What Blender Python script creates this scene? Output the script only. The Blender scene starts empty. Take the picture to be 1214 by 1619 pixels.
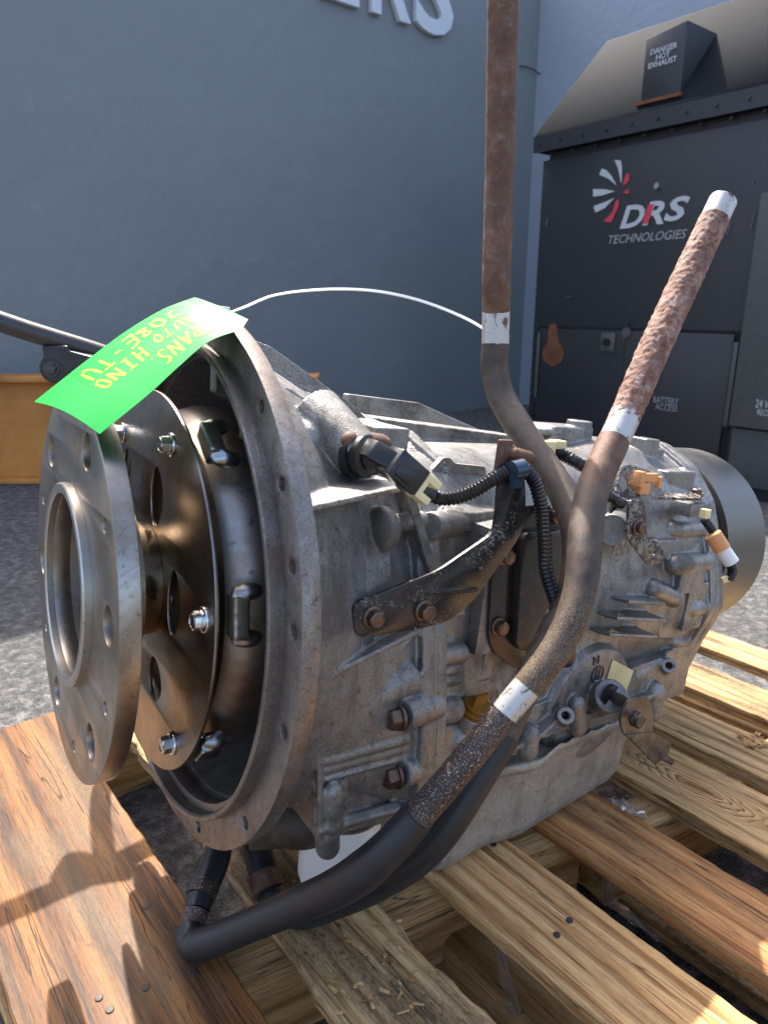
import bpy, bmesh, math, random
from math import sin, cos, pi, radians, sqrt, atan2, hypot
from mathutils import Vector, Matrix, noise
random.seed(7)
SC = bpy.context.scene
COL = SC.collection
# ------------------------------------------------------------------ camera, sky, sun
EYE = 0.72                                   # camera height over the ground (m)
PITCH = radians(16.5)
FPX, CX, CY = 1100.0, 607.0, 809.5           # focal length and centre in photo pixels
cam = bpy.data.cameras.new('camera'); camo = bpy.data.objects.new('camera', cam); COL.objects.link(camo)
camo.location = (0, 0, EYE); camo.rotation_euler = (pi/2 - PITCH, 0, 0)
cam.sensor_fit = 'VERTICAL'; cam.sensor_height = 36.0; cam.lens = FPX/1619*36
cam.clip_start = 0.02; cam.clip_end = 400
cam.dof.use_dof = True; cam.dof.focus_distance = 0.66; cam.dof.aperture_fstop = 11.0
SC.camera = camo
SUN_EL, SUN_AZ = radians(54), radians(-17)
w = bpy.data.worlds.new('World'); SC.world = w; w.use_nodes = True
sky = w.node_tree.nodes.new('ShaderNodeTexSky'); sky.sky_type = 'NISHITA'; sky.sun_disc = False
sky.sun_elevation = SUN_EL; sky.sun_rotation = SUN_AZ; sky.dust_density = 4.0; sky.ozone_density = .3; sky.air_density = .8
bg = w.node_tree.nodes['Background']; bg.inputs[1].default_value = 0.15
w.node_tree.links.new(sky.outputs[0], bg.inputs[0])
sd = Vector((sin(SUN_AZ)*cos(SUN_EL), cos(SUN_AZ)*cos(SUN_EL), sin(SUN_EL)))
sun = bpy.data.lights.new('sun', 'SUN'); sun.energy = 3.1; sun.angle = radians(0.53); sun.color = (1, .95, .88)
suno = bpy.data.objects.new('sun', sun); COL.objects.link(suno); suno.location = sd*20
suno.rotation_euler = sd.to_track_quat('Z', 'Y').to_euler()
SC.view_settings.view_transform = 'Standard'; SC.view_settings.look = 'None'
SC.view_settings.gamma = 1; SC.view_settings.exposure = 1.78
SC.render.engine = 'CYCLES'

# ------------------------------------------------------------------ surveying helpers
_F = Vector((0, cos(PITCH), -sin(PITCH))); _U = Vector((0, sin(PITCH), cos(PITCH))); _R = Vector((1, 0, 0))
CAM = Vector((0, 0, EYE))
def ray(x, y): return _R*((x-CX)/FPX) - _U*((y-CY)/FPX) + _F
def wp(x, y, z): return CAM + ray(x, y)*z                    # world point at depth z
def on_plane(x, y, p0, n):
    d = ray(x, y); return CAM + d*(((p0-CAM).dot(n))/d.dot(n))
def ground_pt(x, y, h=0): return on_plane(x, y, Vector((0, 0, h)), Vector((0, 0, 1)))
# gearbox frame: a = along the shaft (to the rear), s = towards the near side, u = up
YW, DR = radians(56.1), radians(7.64)
A = Vector((sin(YW)*cos(DR), cos(YW)*cos(DR), -sin(DR))); S = Vector((cos(YW), -sin(YW), 0)); U = S.cross(A)
if U.z < 0: U = -U
O = CAM + Vector((-0.18752, 0.59728, -0.23700))
BASE = (0.40, 0.0, -0.29)
def G(a, s, u): return Vector((a-BASE[0], -s, u-BASE[2]))   # gearbox coordinates -> local
def W2G(p):
    q = p-O; return (q.dot(A), q.dot(S), q.dot(U))
def GP(x, y, z): return G(*W2G(wp(x, y, z)))                # photo survey at depth z
def SP(x, y, s):                                            # ... on the plane s
    return G(*W2G(on_plane(x, y, O+S*s, S)))
def SPt(x, y, s): return W2G(on_plane(x, y, O+S*s, S))
def APt(x, y, a): return W2G(on_plane(x, y, O+A*a, A))
def UP(x, y, u): return G(*W2G(on_plane(x, y, O+U*u, U)))
def GW(p): return G(*W2G(p))
GM = Matrix.Translation(O + A*BASE[0] + S*BASE[1] + U*BASE[2]) @ Matrix((( A.x, -S.x, U.x, 0), (A.y, -S.y, U.y, 0), (A.z, -S.z, U.z, 0), (0, 0, 0, 1)))
dA, dS, dU = Vector((1, 0, 0)), Vector((0, -1, 0)), Vector((0, 0, 1))

# ------------------------------------------------------------------ mesh helpers
class MB:
    def __init__(s): s.v = []; s.f = []
    def add(s, vs, fs):
        n = len(s.v); s.v += [tuple(v) for v in vs]; s.f += [tuple(i+n for i in f) for f in fs]; return s
    def loft(s, secs, cap=True):
        n = len(secs[0]); vs = [v for sec in secs for v in sec]; fs = []
        for k in range(len(secs)-1):
            for i in range(n):
                j = (i+1) % n; fs.append((k*n+i, k*n+j, (k+1)*n+j, (k+1)*n+i))
        if cap: fs += [tuple(range(n))[::-1], tuple(range((len(secs)-1)*n, len(secs)*n))]
        return s.add(vs, fs)
    def cyl(s, p0, p1, r0, r1=None, n=24, ch=0.0):
        r1 = r0 if r1 is None else r1; d = (p1-p0).normalized(); e = d.orthogonal().normalized(); g = d.cross(e)
        ring = lambda p, r: [p + e*(r*cos(2*pi*i/n)) + g*(r*sin(2*pi*i/n)) for i in range(n)]
        if ch: return s.loft([ring(p0, r0-ch), ring(p0+d*ch, r0), ring(p1-d*ch, r1), ring(p1, r1-ch)])
        return s.loft([ring(p0, r0), ring(p1, r1)])
    def pipe(s, p0, p1, ro, ri, n=24, ch=0.0006):                # hollow boss, blind hole at p1
        d = (p1-p0).normalized(); e = d.orthogonal().normalized(); g = d.cross(e)
        ring = lambda p, r: [p + e*(r*cos(2*pi*i/n)) + g*(r*sin(2*pi*i/n)) for i in range(n)]
        return s.loft([ring(p0, ro), ring(p1-d*ch, ro), ring(p1, ro-ch), ring(p1, ri+ch), ring(p1-d*ch, ri), ring(p1-d*min(.02, (p1-p0).length*.9), ri)])
    def box(s, c, x, y, z):                                       # half vectors
        vs = [c+x*i+y*j+z*k for i in (-1, 1) for j in (-1, 1) for k in (-1, 1)]
        return s.add(vs, [(0, 1, 3, 2), (4, 6, 7, 5), (0, 4, 5, 1), (2, 3, 7, 6), (0, 2, 6, 4), (1, 5, 7, 3)])
    def prism(s, poly, off): return s.loft([list(poly), [p+off for p in poly]])
    def ell(s, c, x, y, z, n=20, m=12):
        secs = []
        for k in range(1, m):
            t = pi*k/m; secs.append([c + x*(sin(t)*cos(2*pi*i/n)) + y*(sin(t)*sin(2*pi*i/n)) + z*cos(t) for i in range(n)])
        return s.loft(secs)
    def capsule(s, p0, p1, r, n=20):
        d = (p1-p0).normalized(); e = d.orthogonal().normalized(); g = d.cross(e)
        secs = []
        for k in range(1, 7):
            t = pi/2*(k/6); secs.append([p0 - d*(r*cos(t)) + (e*cos(2*pi*i/n)+g*sin(2*pi*i/n))*(r*sin(t)) for i in range(n)])
        for k in range(6, 0, -1):
            t = pi/2*(k/6); secs.append([p1 + d*(r*cos(t)) + (e*cos(2*pi*i/n)+g*sin(2*pi*i/n))*(r*sin(t)) for i in range(n)])
        return s.loft(secs)
    def lathe(s, prof, n=96, close=True, ca=(0, 0)):              # prof [(a, r)] about the shaft axis
        secs = [[G(a, ca[0]+r*cos(2*pi*i/n), ca[1]+r*sin(2*pi*i/n)) for i in range(n)] for a, r in prof]
        if close: return s.loft(secs+[secs[0]], cap=False)
        return s.loft(secs)
    def lathe_axis(s, c, d, prof, n=40, close=False):
        d = d.normalized(); e = d.orthogonal().normalized(); g = d.cross(e)
        secs = [[c + d*h + (e*cos(2*pi*i/n)+g*sin(2*pi*i/n))*r for i in range(n)] for h, r in prof]
        if close: return s.loft(secs+[secs[0]], cap=False)
        return s.loft(secs)
    def tube(s, pts, n=24, step=0.004, jit=0.0, jf=150.0, rib=0, seed=0, cap=True):
        """pts [(Vector, radius)], smooth curve through them"""
        P = [p for p, r in pts]; R = [r for p, r in pts]
        path = []; rad = []
        for k in range(len(P)-1):
            p0 = P[k-1] if k else P[0]*2-P[1]; p1, p2 = P[k], P[k+1]; p3 = P[k+2] if k+2 < len(P) else P[k+1]*2-P[k]
            m = max(2, int((p2-p1).length/step))
            for i in range(m):
                t = i/m; t2 = t*t; t3 = t2*t
                path.append((p1*2 + (p2-p0)*t + (p0*2-p1*5+p2*4-p3)*t2 + (p1*3-p0-p2*3+p3)*t3)*.5)
                rad.append(R[k]*(1-t)+R[k+1]*t)
        path.append(P[-1]); rad.append(R[-1])
        tan = [(path[min(i+1, len(path)-1)]-path[max(i-1, 0)]).normalized() for i in range(len(path))]
        e = tan[0].orthogonal().normalized(); secs = []
        for i, p in enumerate(path):
            e = (e - tan[i]*e.dot(tan[i])).normalized(); g = tan[i].cross(e); sec = []
            rr = rad[i]*(1+(rib*(1 if i % 2 else -1)))
            for k in range(n):
                v = e*cos(2*pi*k/n)+g*sin(2*pi*k/n)
                q = rr
                if jit: 
                    w_ = (p+v*rr)*jf+Vector((seed, 0, 0)); q += jit*(noise.noise(w_) + .5*noise.noise(w_*2.3) + .35*noise.noise(w_*5))
                sec.append(p+v*q)
            secs.append(sec)
        return s.loft(secs, cap)
    def mesh(s, name):
        me = bpy.data.meshes.new(name); me.from_pydata(s.v, [], s.f); me.validate()
        bm = bmesh.new(); bm.from_mesh(me); bmesh.ops.recalc_face_normals(bm, faces=bm.faces); bm.to_mesh(me); bm.free()
        return me

def finish(me, mat, ang=32):
    if mat:
        me.materials.clear(); me.materials.append(mat)
    me.shade_smooth()
    if not ang and len(me.vertices) < 3000: ang = 30
    if ang: me.set_sharp_from_angle(angle=radians(ang))
    return me
def link(name, me, parent=None, mtx=None, **k):
    o = bpy.data.objects.new(name, me); COL.objects.link(o)
    if parent: o.parent = parent
    if mtx is not None:
        if parent: o.matrix_local = mtx
        else: o.matrix_world = mtx
    for a_, b_ in k.items(): o[a_] = b_
    return o
def build(name, mb, mat, parent=None, ang=32, **k): return link(name, finish(mb.mesh(name), mat, ang), parent, **k)
def bevel(me, w_, seg=2, ang=35):
    bm = bmesh.new(); bm.from_mesh(me); bmesh.ops.remove_doubles(bm, verts=bm.verts, dist=1e-6)
    ed = [e for e in bm.edges if len(e.link_faces) == 2 and e.calc_face_angle(0) > radians(ang)]
    bmesh.ops.bevel(bm, geom=ed, offset=w_, segments=seg, affect='EDGES', profile=.5, clamp_overlap=True)
    bm.to_mesh(me); bm.free(); return me
def fuse(mb, voxel=.0019, it=2, name='cast'):
    """one continuous casting from overlapping solids, with small fillets where they meet"""
    me = mb.mesh(name); o = bpy.data.objects.new('tmp', me); COL.objects.link(o)
    m = o.modifiers.new('r', 'REMESH'); m.mode = 'VOXEL'; m.voxel_size = voxel; m.adaptivity = 0
    m2 = o.modifiers.new('s', 'SMOOTH'); m2.factor = .5; m2.iterations = it
    dg = bpy.context.evaluated_depsgraph_get(); r = bpy.data.meshes.new_from_object(o.evaluated_get(dg))
    bpy.data.objects.remove(o); r.name = name; return r
def plate(polys, t, ex, ey, org, bev=0.0, holes=(), mid=True):
    """flat plate, outline polygons (2D), round holes (x, y, r); org + x*ex + y*ey, thickness t centred (or growing along ex x ey)"""
    cu = bpy.data.curves.new('c', 'CURVE'); cu.dimensions = '2D'; cu.fill_mode = 'BOTH'; cu.extrude = t/2-bev; cu.bevel_depth = bev; cu.bevel_resolution = 1
    for h in holes: polys = list(polys)+[[(h[0]+h[2]*cos(2*pi*i/28), h[1]+h[2]*sin(2*pi*i/28)) for i in range(28)]]
    for p in polys:
        sp = cu.splines.new('POLY'); sp.points.add(len(p)-1); sp.use_cyclic_u = True
        for i, q in enumerate(p): sp.points[i].co = (q[0], q[1], 0, 1)
    o = bpy.data.objects.new('tmp', cu); me = bpy.data.meshes.new_from_object(o); bpy.data.objects.remove(o)
    ez = ex.cross(ey).normalized()
    M = Matrix(((ex.x, ey.x, ez.x, org.x), (ex.y, ey.y, ez.y, org.y), (ex.z, ey.z, ez.z, org.z), (0, 0, 0, 1)))
    if not mid: M = M @ Matrix.Translation((0, 0, t/2))
    me.transform(M)
    bm = bmesh.new(); bm.from_mesh(me); bmesh.ops.remove_doubles(bm, verts=bm.verts, dist=1e-6); bmesh.ops.recalc_face_normals(bm, faces=bm.faces); bm.to_mesh(me); bm.free()
    return me
def circle(x, y, r, n=96): return [(x+r*cos(2*pi*i/n), y+r*sin(2*pi*i/n)) for i in range(n)]
def rounded(poly, r, n=5):
    out = []
    m = len(poly)
    for i in range(m):
        p, a, b = Vector(poly[i]), Vector(poly[i-1]), Vector(poly[(i+1) % m])
        da, db = (a-p), (b-p); k = min(r, da.length*.45, db.length*.45)
        p0, p1 = p+da.normalized()*k, p+db.normalized()*k
        for j in range(n+1):
            t = j/n; q = p0*(1-t)**2 + p*(2*t*(1-t)) + p1*t*t; out.append((q.x, q.y))
    return out
def text_mesh(txt, size, ex, ey, org, t=.001, offset=0.0, shear=0.0, align='LEFT', spacing=1.0):
    cu = bpy.data.curves.new('t', 'FONT'); cu.body = txt; cu.size = size; cu.extrude = t/2; cu.offset = offset; cu.shear = shear; cu.align_x = align; cu.space_character = spacing; cu.resolution_u = 3
    o = bpy.data.objects.new('tmp', cu); me = bpy.data.meshes.new_from_object(o); bpy.data.objects.remove(o)
    ez = ex.cross(ey).normalized()
    me.transform(Matrix(((ex.x, ey.x, ez.x, org.x), (ex.y, ey.y, ez.y, org.y), (ex.z, ey.z, ez.z, org.z), (0, 0, 0, 1))))
    return me
def thing(name, label, cat, mtx=None, group=None):
    o = bpy.data.objects.new(name, None); COL.objects.link(o); o.empty_display_size = .05
    if mtx is not None: o.matrix_world = mtx
    o['label'] = label; o['category'] = cat
    if group: o['group'] = group
    return o
def dirmat(p, d, roll=0.0):
    q = d.normalized().to_track_quat('Z', 'Y'); return Matrix.Translation(p) @ q.to_matrix().to_4x4() @ Matrix.Rotation(roll, 4, 'Z')

# ------------------------------------------------------------------ materials
class N:
    def __init__(s, name):
        s.m = bpy.data.materials.new(name); s.m.use_nodes = True; s.t = s.m.node_tree; s.b = s.t.nodes['Principled BSDF']; s._c = None
    def n(s, ty, **k):
        x = s.t.nodes.new(ty)
        for a_, b_ in k.items(): setattr(x, a_, b_)
        return x
    def l(s, a_, b_): s.t.links.new(a_, b_)
    def co(s, rnd=False, scale=(1, 1, 1), src=None):
        if src is None: src = s.n('ShaderNodeTexCoord').outputs['Object']
        if rnd:
            oi = s.n('ShaderNodeObjectInfo'); ml = s.n('ShaderNodeVectorMath', operation='SCALE'); ml.inputs[3].default_value = 7.0
            cb = s.n('ShaderNodeCombineXYZ')
            for i in range(3): s.l(oi.outputs['Random'], cb.inputs[i])
            s.l(cb.outputs[0], ml.inputs[0]); ad = s.n('ShaderNodeVectorMath', operation='ADD'); s.l(src, ad.inputs[0]); s.l(ml.outputs[0], ad.inputs[1]); src = ad.outputs[0]
        mp = s.n('ShaderNodeMapping'); mp.inputs['Scale'].default_value = scale; s.l(src, mp.inputs[0]); return mp.outputs[0]
    def noise(s, scale, detail=5, rough=.6, co=None, dist=0.0):
        x = s.n('ShaderNodeTexNoise'); x.inputs['Scale'].default_value = scale; x.inputs['Detail'].default_value = detail; x.inputs['Roughness'].default_value = rough; x.inputs['Distortion'].default_value = dist
        s.l(co if co is not None else s.co(), x.inputs['Vector']); return x.outputs['Fac']
    def ramp(s, fac, stops, interp='LINEAR'):
        x = s.n('ShaderNodeValToRGB'); x.color_ramp.interpolation = interp; cr = x.color_ramp
        while len(cr.elements) < len(stops): cr.elements.new(.5)
        for e, (p, c) in zip(cr.elements, stops):
            e.position = p; e.color = (c[0], c[1], c[2], 1) if hasattr(c, '__len__') else (c, c, c, 1)
        s.l(fac, x.inputs[0]); return x.outputs[0]
    def mix(s, f, a_, b_, mode='MIX'):
        x = s.n('ShaderNodeMix', data_type='RGBA', blend_type=mode)
        for sock, v in ((x.inputs[0], f), (x.inputs[6], a_), (x.inputs[7], b_)):
            if hasattr(v, 'links') or hasattr(v, 'is_linked'): s.l(v, sock)
            else: sock.default_value = v if not hasattr(v, '__len__') else (v[0], v[1], v[2], 1)
        return x.outputs[2]
    def bump(s, h, dist, strength=1.0, prev=None):
        x = s.n('ShaderNodeBump'); x.inputs['Strength'].default_value = strength; x.inputs['Distance'].default_value = dist; s.l(h, x.inputs['Height'])
        if prev is not None: s.l(prev, x.inputs['Normal'])
        return x.outputs[0]
    def out(s, col=None, rough=None, metal=None, nrm=None, **k):
        for key, v in (('Base Color', col), ('Roughness', rough), ('Metallic', metal), ('Normal', nrm)):
            if v is None: continue
            if hasattr(v, 'is_linked'): s.l(v, s.b.inputs[key])
            elif hasattr(v, '__len__'): s.b.inputs[key].default_value = (v[0], v[1], v[2], 1)
            else: s.b.inputs[key].default_value = v
        for a_, b_ in k.items(): s.b.inputs[a_.replace('_', ' ')].default_value = b_
        return s.m

def m_cast(name, c0, c1, dirt=(.10, .085, .07), dlev=(.52, .68), metal=.72, r=(.36, .58), grain=850, gd=.0006):
    n = N(name); co = n.co()
    big = n.noise(14, 5, .65, co); med = n.noise(70, 4, .6, co); fine = n.noise(grain, 3, .6, co)
    base = n.mix(med, c0, c1)
    base = n.mix(n.ramp(fine, [(.45, 0), (.72, .5)]), base, tuple(min(1, x*1.5) for x in c1)); base = n.mix(n.ramp(fine, [(.30, .6), (.46, 0)]), base, tuple(x*.45 for x in c0))
    spk = n.noise(150, 6, .75, co, .5); base = n.mix(n.ramp(spk, [(.56, 0), (.66, .65)]), base, tuple(x*.5 for x in dirt)); strk = n.noise(1, 5, .65, n.co(scale=(55, 55, 9))); base = n.mix(n.ramp(strk, [(.52, 0), (.68, .45)]), base, dirt)
    m = n.ramp(big, [(dlev[0], 0), (dlev[1], .75)])
    base = n.mix(m, base, dirt)
    mm = n.mix(m, (metal,)*3, (metal*.35,)*3)
    rg = n.ramp(med, [(.25, r[0]), (.75, r[1])])
    rg = n.mix(m, rg, (.62,)*3)
    b = n.bump(fine, gd, .7); b = n.bump(med, .0008, .35, b)
    return n.out(base, rg, mm, b)
CAST = m_cast('cast_aluminium', (.165, .158, .146), (.345, .332, .31), dirt=(.055, .045, .034), dlev=(.50, .64))
CASTD = m_cast('cast_aluminium_rear', (.17, .166, .158), (.34, .333, .32), dlev=(.50, .66), r=(.26, .45), dirt=(.06, .052, .045))
PAN = m_cast('pan_aluminium', (.29, .255, .205), (.44, .395, .33), dirt=(.15, .115, .075), dlev=(.48, .66), metal=.45, r=(.45, .65))
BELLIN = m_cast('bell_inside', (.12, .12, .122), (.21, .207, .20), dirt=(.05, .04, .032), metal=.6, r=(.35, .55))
FLANGE = m_cast('machined_flange', (.19, .175, .16), (.28, .26, .24), dirt=(.10, .065, .045), dlev=(.44, .62), metal=.85, r=(.30, .5), grain=700, gd=.0002)
def m_steel(name, c, tint, r0=.16, r1=.34, metal=1.0, sc=220, spots=True, ring=False):
    n = N(name); co = n.co(); br = n.noise(1.0, 6, .7, n.co(scale=(30, 30, 900))); st = n.noise(18, 5, .65, co); sp = n.noise(sc, 4, .6, co)
    col = n.mix(n.ramp(st, [(.38, 0), (.68, 1)]), c, tint)
    if spots: col = n.mix(n.ramp(sp, [(.60, 0), (.72, .7)]), col, (.09, .065, .045))
    rg = n.ramp(st, [(.3, r0), (.7, r1)]); b = n.bump(br, .00004, .5); b = n.bump(sp, .00012, .25, b)
    if ring:
        sx = n.n('ShaderNodeMapping'); sx.inputs['Location'].default_value = (0, 0, -.29); sx.inputs['Scale'].default_value = (0, 1, 1); n.l(n.n('ShaderNodeTexCoord').outputs['Object'], sx.inputs[0])
        ln = n.n('ShaderNodeVectorMath', operation='LENGTH'); n.l(sx.outputs[0], ln.inputs[0]); cb = n.n('ShaderNodeCombineXYZ'); n.l(ln.outputs['Value'], cb.inputs[0])
        rn = n.noise(1500, 4, .8, cb.outputs[0]); b = n.bump(rn, .00006, .6, b); rg = n.mix(.35, rg, n.ramp(rn, [(.3, r0), (.7, r1+.2)])); col = n.mix(n.ramp(n.noise(9, 7, .75, co, 1.5), [(.55, 0), (.68, .55)]), col, (.10, .065, .04))
    return n.out(col, rg, metal, b)
PLATE = m_steel('turned_steel', (.38, .355, .32), (.26, .215, .165), .24, .42, ring=True)
FLEX = m_steel('flexplate_steel', (.33, .31, .275), (.21, .175, .135), .20, .36, ring=True)
HUB = m_steel('hub_steel', (.24, .19, .135), (.17, .10, .055), .2, .4)
BORE = m_steel('bore_steel', (.52, .50, .46), (.40, .37, .32), .30, .48)
TORQ = m_steel('converter_steel', (.38, .36, .325), (.22, .135, .09), .34, .5, sc=90)
DRUM = m_steel('drum_steel', (.17, .17, .168), (.19, .18, .165), .34, .5, sc=500, spots=False)
ZINC = m_steel('zinc_bolt', (.72, .73, .74), (.55, .58, .60), .14, .28, spots=False)
WELD = m_steel('weld_metal', (.38, .42, .43), (.20, .15, .11), .25, .4)
BROWN = m_steel('brown_bolt', (.17, .115, .085), (.12, .075, .05), .28, .45, metal=.8)
def m_band():
    n = N('dull_paint_band'); co = n.co(); f = n.noise(60, 8, .75, co, .6); g = n.noise(420, 5, .75, co)
    col = n.mix(g, (.40, .39, .36), (.56, .555, .53)); k = n.ramp(f, [(.55, 0), (.60, 1)]); col = n.mix(k, col, (.13, .075, .05)); col = n.mix(n.ramp(g, [(.60, 0), (.66, .8)]), col, (.16, .13, .11))
    return n.out(col, n.mix(k, (.42,)*3, (.8,)*3), n.mix(k, (.45,)*3, (.0,)*3), n.bump(g, .0004, .6))
SILV = m_band()
def m_plain(name, c, r=.5, metal=0.0, bs=0, bd=0, var=.25, **k):
    n = N(name); f = n.noise(40, 5, .6)
    col = n.mix(f, tuple(x*(1-var) for x in c), tuple(min(1, x*(1+var)) for x in c))
    b = n.bump(n.noise(bs, 4), bd, .6) if bs else None
    return n.out(col, r, metal, b, **k)
RUBBER = m_plain('black_rubber', (.016, .017, .019), .42, bs=260, bd=.0003)
BLACKPL = m_plain('black_plastic', (.012, .012, .013), .28)
IVORY = m_plain('ivory_plastic', (.72, .62, .33), .45, var=.15)
WHITE = m_plain('white_paint', (.74, .74, .72), .42, bs=300, bd=.0001, var=.06)
FILT = m_plain('filter_paint', (.86, .84, .77), .35, var=.07)
STRAP = m_plain('white_strap', (.80, .80, .78), .35, var=.04)
LETTER = m_plain('letter_white', (.62, .66, .70), .5, var=.05)
ORANGE = m_plain('orange_clip', (.62, .28, .10), .5, var=.15)
BLUECLIP = m_plain('clamp_blue_black', (.035, .06, .09), .25, metal=.4)
AMBER = m_plain('amber_plastic', (.30, .13, .015), .18, var=.4, Transmission_Weight=.25)
TEAL = m_plain('teal_paint', (.0, .42, .30), .5)
STICK = m_plain('old_sticker', (.55, .50, .27), .35, var=.35)
MARK = m_plain('cast_mark', (.035, .033, .03), .6)
DARKIN = m_plain('dark_drum_inside', (.05, .035, .028), .6, bs=200, bd=.0005)  # dark brown for the parts inside the drum
GREY = m_plain('stencil_grey', (.30, .31, .32), .6)
DRSW = m_plain('logo_light', (.50, .52, .54), .55, var=.05)
DRSR = m_plain('logo_red', (.62, .05, .07), .55, var=.1)
YEL = m_plain('yellow_marker', (.60, .66, .03), .45, var=.2)
WRAP = m_plain('plastic_wrap', (.70, .71, .73), .18, bs=120, bd=.002, Transmission_Weight=.75, Alpha=.55)
def m_rust(name, stops, r=(.55, .9), sc=60, bd=.0016, metal=.1, sp=None, fine=500):
    n = N(name); co = n.co(); f = n.noise(sc, 8, .7, co, .4); g = n.noise(fine, 4, .7, co); h = n.noise(sc*.35, 4, .6, co)
    col = n.ramp(f, stops); col = n.mix(n.ramp(h, [(.4, 0), (.65, .55)]), col, stops[0][1])
    if sp: col = n.mix(n.ramp(g, [(sp[1], 0), (sp[1]+.06, 1)]), col, sp[0])
    b = n.bump(f, bd, .8); b = n.bump(g, .0004, .7, b)
    return n.out(col, n.ramp(f, [(.3, r[0]), (.7, r[1])]), metal, b)
RUST = m_rust('flaky_rust', [(.30, (.06, .026, .018)), (.42, (.22, .085, .045)), (.52, (.34, .19, .135)), (.66, (.46, .37, .32))], sc=130, bd=.003, sp=((.09, .035, .022), .66))
RUST2 = m_rust('old_rust', [(.30, (.05, .028, .018)), (.46, (.14, .06, .03)), (.58, (.16, .10, .07)), (.72, (.27, .24, .20))], sc=85, bd=.0012, sp=((.30, .27, .22), .64))
PIPED = m_rust('sooty_pipe', [(.32, (.035, .028, .022)), (.5, (.075, .055, .04)), (.7, (.13, .105, .08))], r=(.4, .7), sc=40, bd=.0008, sp=((.26, .20, .13), .60), metal=.3, fine=1100)
PIPES = m_rust('spotted_pipe', [(.32, (.016, .012, .012)), (.5, (.050, .032, .028)), (.7, (.13, .08, .062))], r=(.35, .65), sc=55, bd=.0008, sp=((.50, .43, .34), .57), metal=.3, fine=800)
PIPEB = m_rust('sandy_pipe', [(.32, (.035, .025, .018)), (.5, (.09, .06, .04)), (.7, (.17, .12, .075))], r=(.4, .7), sc=40, bd=.0008, sp=((.40, .29, .17), .53), metal=.2, fine=1000)
def m_pipe_blend():
    n = N('rust_to_soot_pipe'); co = n.co(); f = n.noise(50, 8, .7, co, .4); g = n.noise(1000, 4, .75, co); h = n.noise(26, 4, .6, co)
    sx = n.n('ShaderNodeSeparateXYZ'); n.l(co, sx.inputs[0]); ad = n.n('ShaderNodeMath', operation='MULTIPLY_ADD'); n.l(h, ad.inputs[0]); ad.inputs[1].default_value = .16; n.l(sx.outputs[2], ad.inputs[2])
    def zone(z0, z1):
        m = n.n('ShaderNodeMapRange'); m.inputs[1].default_value = z0+.08; m.inputs[2].default_value = z1+.08; n.l(ad.outputs[0], m.inputs[0]); return m.outputs[0]
    soot = n.ramp(f, [(.32, (.028, .022, .018)), (.5, (.060, .042, .030)), (.7, (.11, .085, .06))]); rust = n.ramp(f, [(.32, (.045, .026, .02)), (.46, (.14, .062, .034)), (.58, (.17, .10, .066)), (.72, (.20, .17, .14))])
    sand = n.mix(n.ramp(g, [(.52, 0), (.60, 1)]), n.ramp(f, [(.32, (.022, .016, .012)), (.5, (.060, .040, .027)), (.7, (.11, .075, .048))]), (.30, .21, .125))
    col = n.mix(zone(.40, .46), soot, rust); col = n.mix(zone(.37, .31), col, sand); b = n.bump(f, .0009, .8); b = n.bump(g, .0005, .7, b)
    return n.out(col, n.ramp(f, [(.3, .4), (.7, .7)]), .25, b)
PIPEM = m_pipe_blend()
HOSE = m_rust('dusty_hose', [(.3, (.012, .013, .015)), (.55, (.019, .020, .023)), (.76, (.036, .033, .029))], r=(.35, .6), sc=22, bd=.0004, sp=((.16, .125, .085), .70), metal=0, fine=260)
# chipped black paint
def m_chip(name, lev=.60, base=(.018, .019, .021), chip=(.30, .26, .22), fs=330):
    n = N(name); co = n.co(); f = n.noise(fs, 6, .75, co, 1.0); z = n.noise(26, 4, .6, co)
    k = n.mix(1.0, f, n.ramp(z, [(.35, .86), (.66, 1.16)]), 'MULTIPLY')
    c = n.ramp(k, [(lev, 0), (lev+.03, 1)])
    col = n.mix(c, base, chip); col = n.mix(n.ramp(n.noise(120, 5, .6, co), [(.56, 0), (.70, .8)]), col, (.085, .04, .03))
    return n.out(col, n.mix(c, (.22,)*3, (.7,)*3), .0, n.bump(c, .0003, .6))
CHIP = m_chip('chipped_black_paint'); CHIP2 = m_chip('worn_black_paint', .50, base=(.035, .026, .023), chip=(.24, .215, .19), fs=110)
LEVER = m_rust('oily_lever_steel', [(.3, (.06, .05, .042)), (.5, (.17, .155, .135)), (.7, (.30, .28, .25))], r=(.3, .5), sc=50, bd=.0004, metal=.7)
COVER = m_chip('glossy_black_cover', .74, base=(.022, .021, .019), chip=(.12, .10, .08))
BEAM = m_rust('orange_steel', [(.28, (.22, .07, .02)), (.42, (.56, .22, .04)), (.7, (.68, .30, .07))], r=(.5, .7), sc=7, bd=.001, fine=60)
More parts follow.
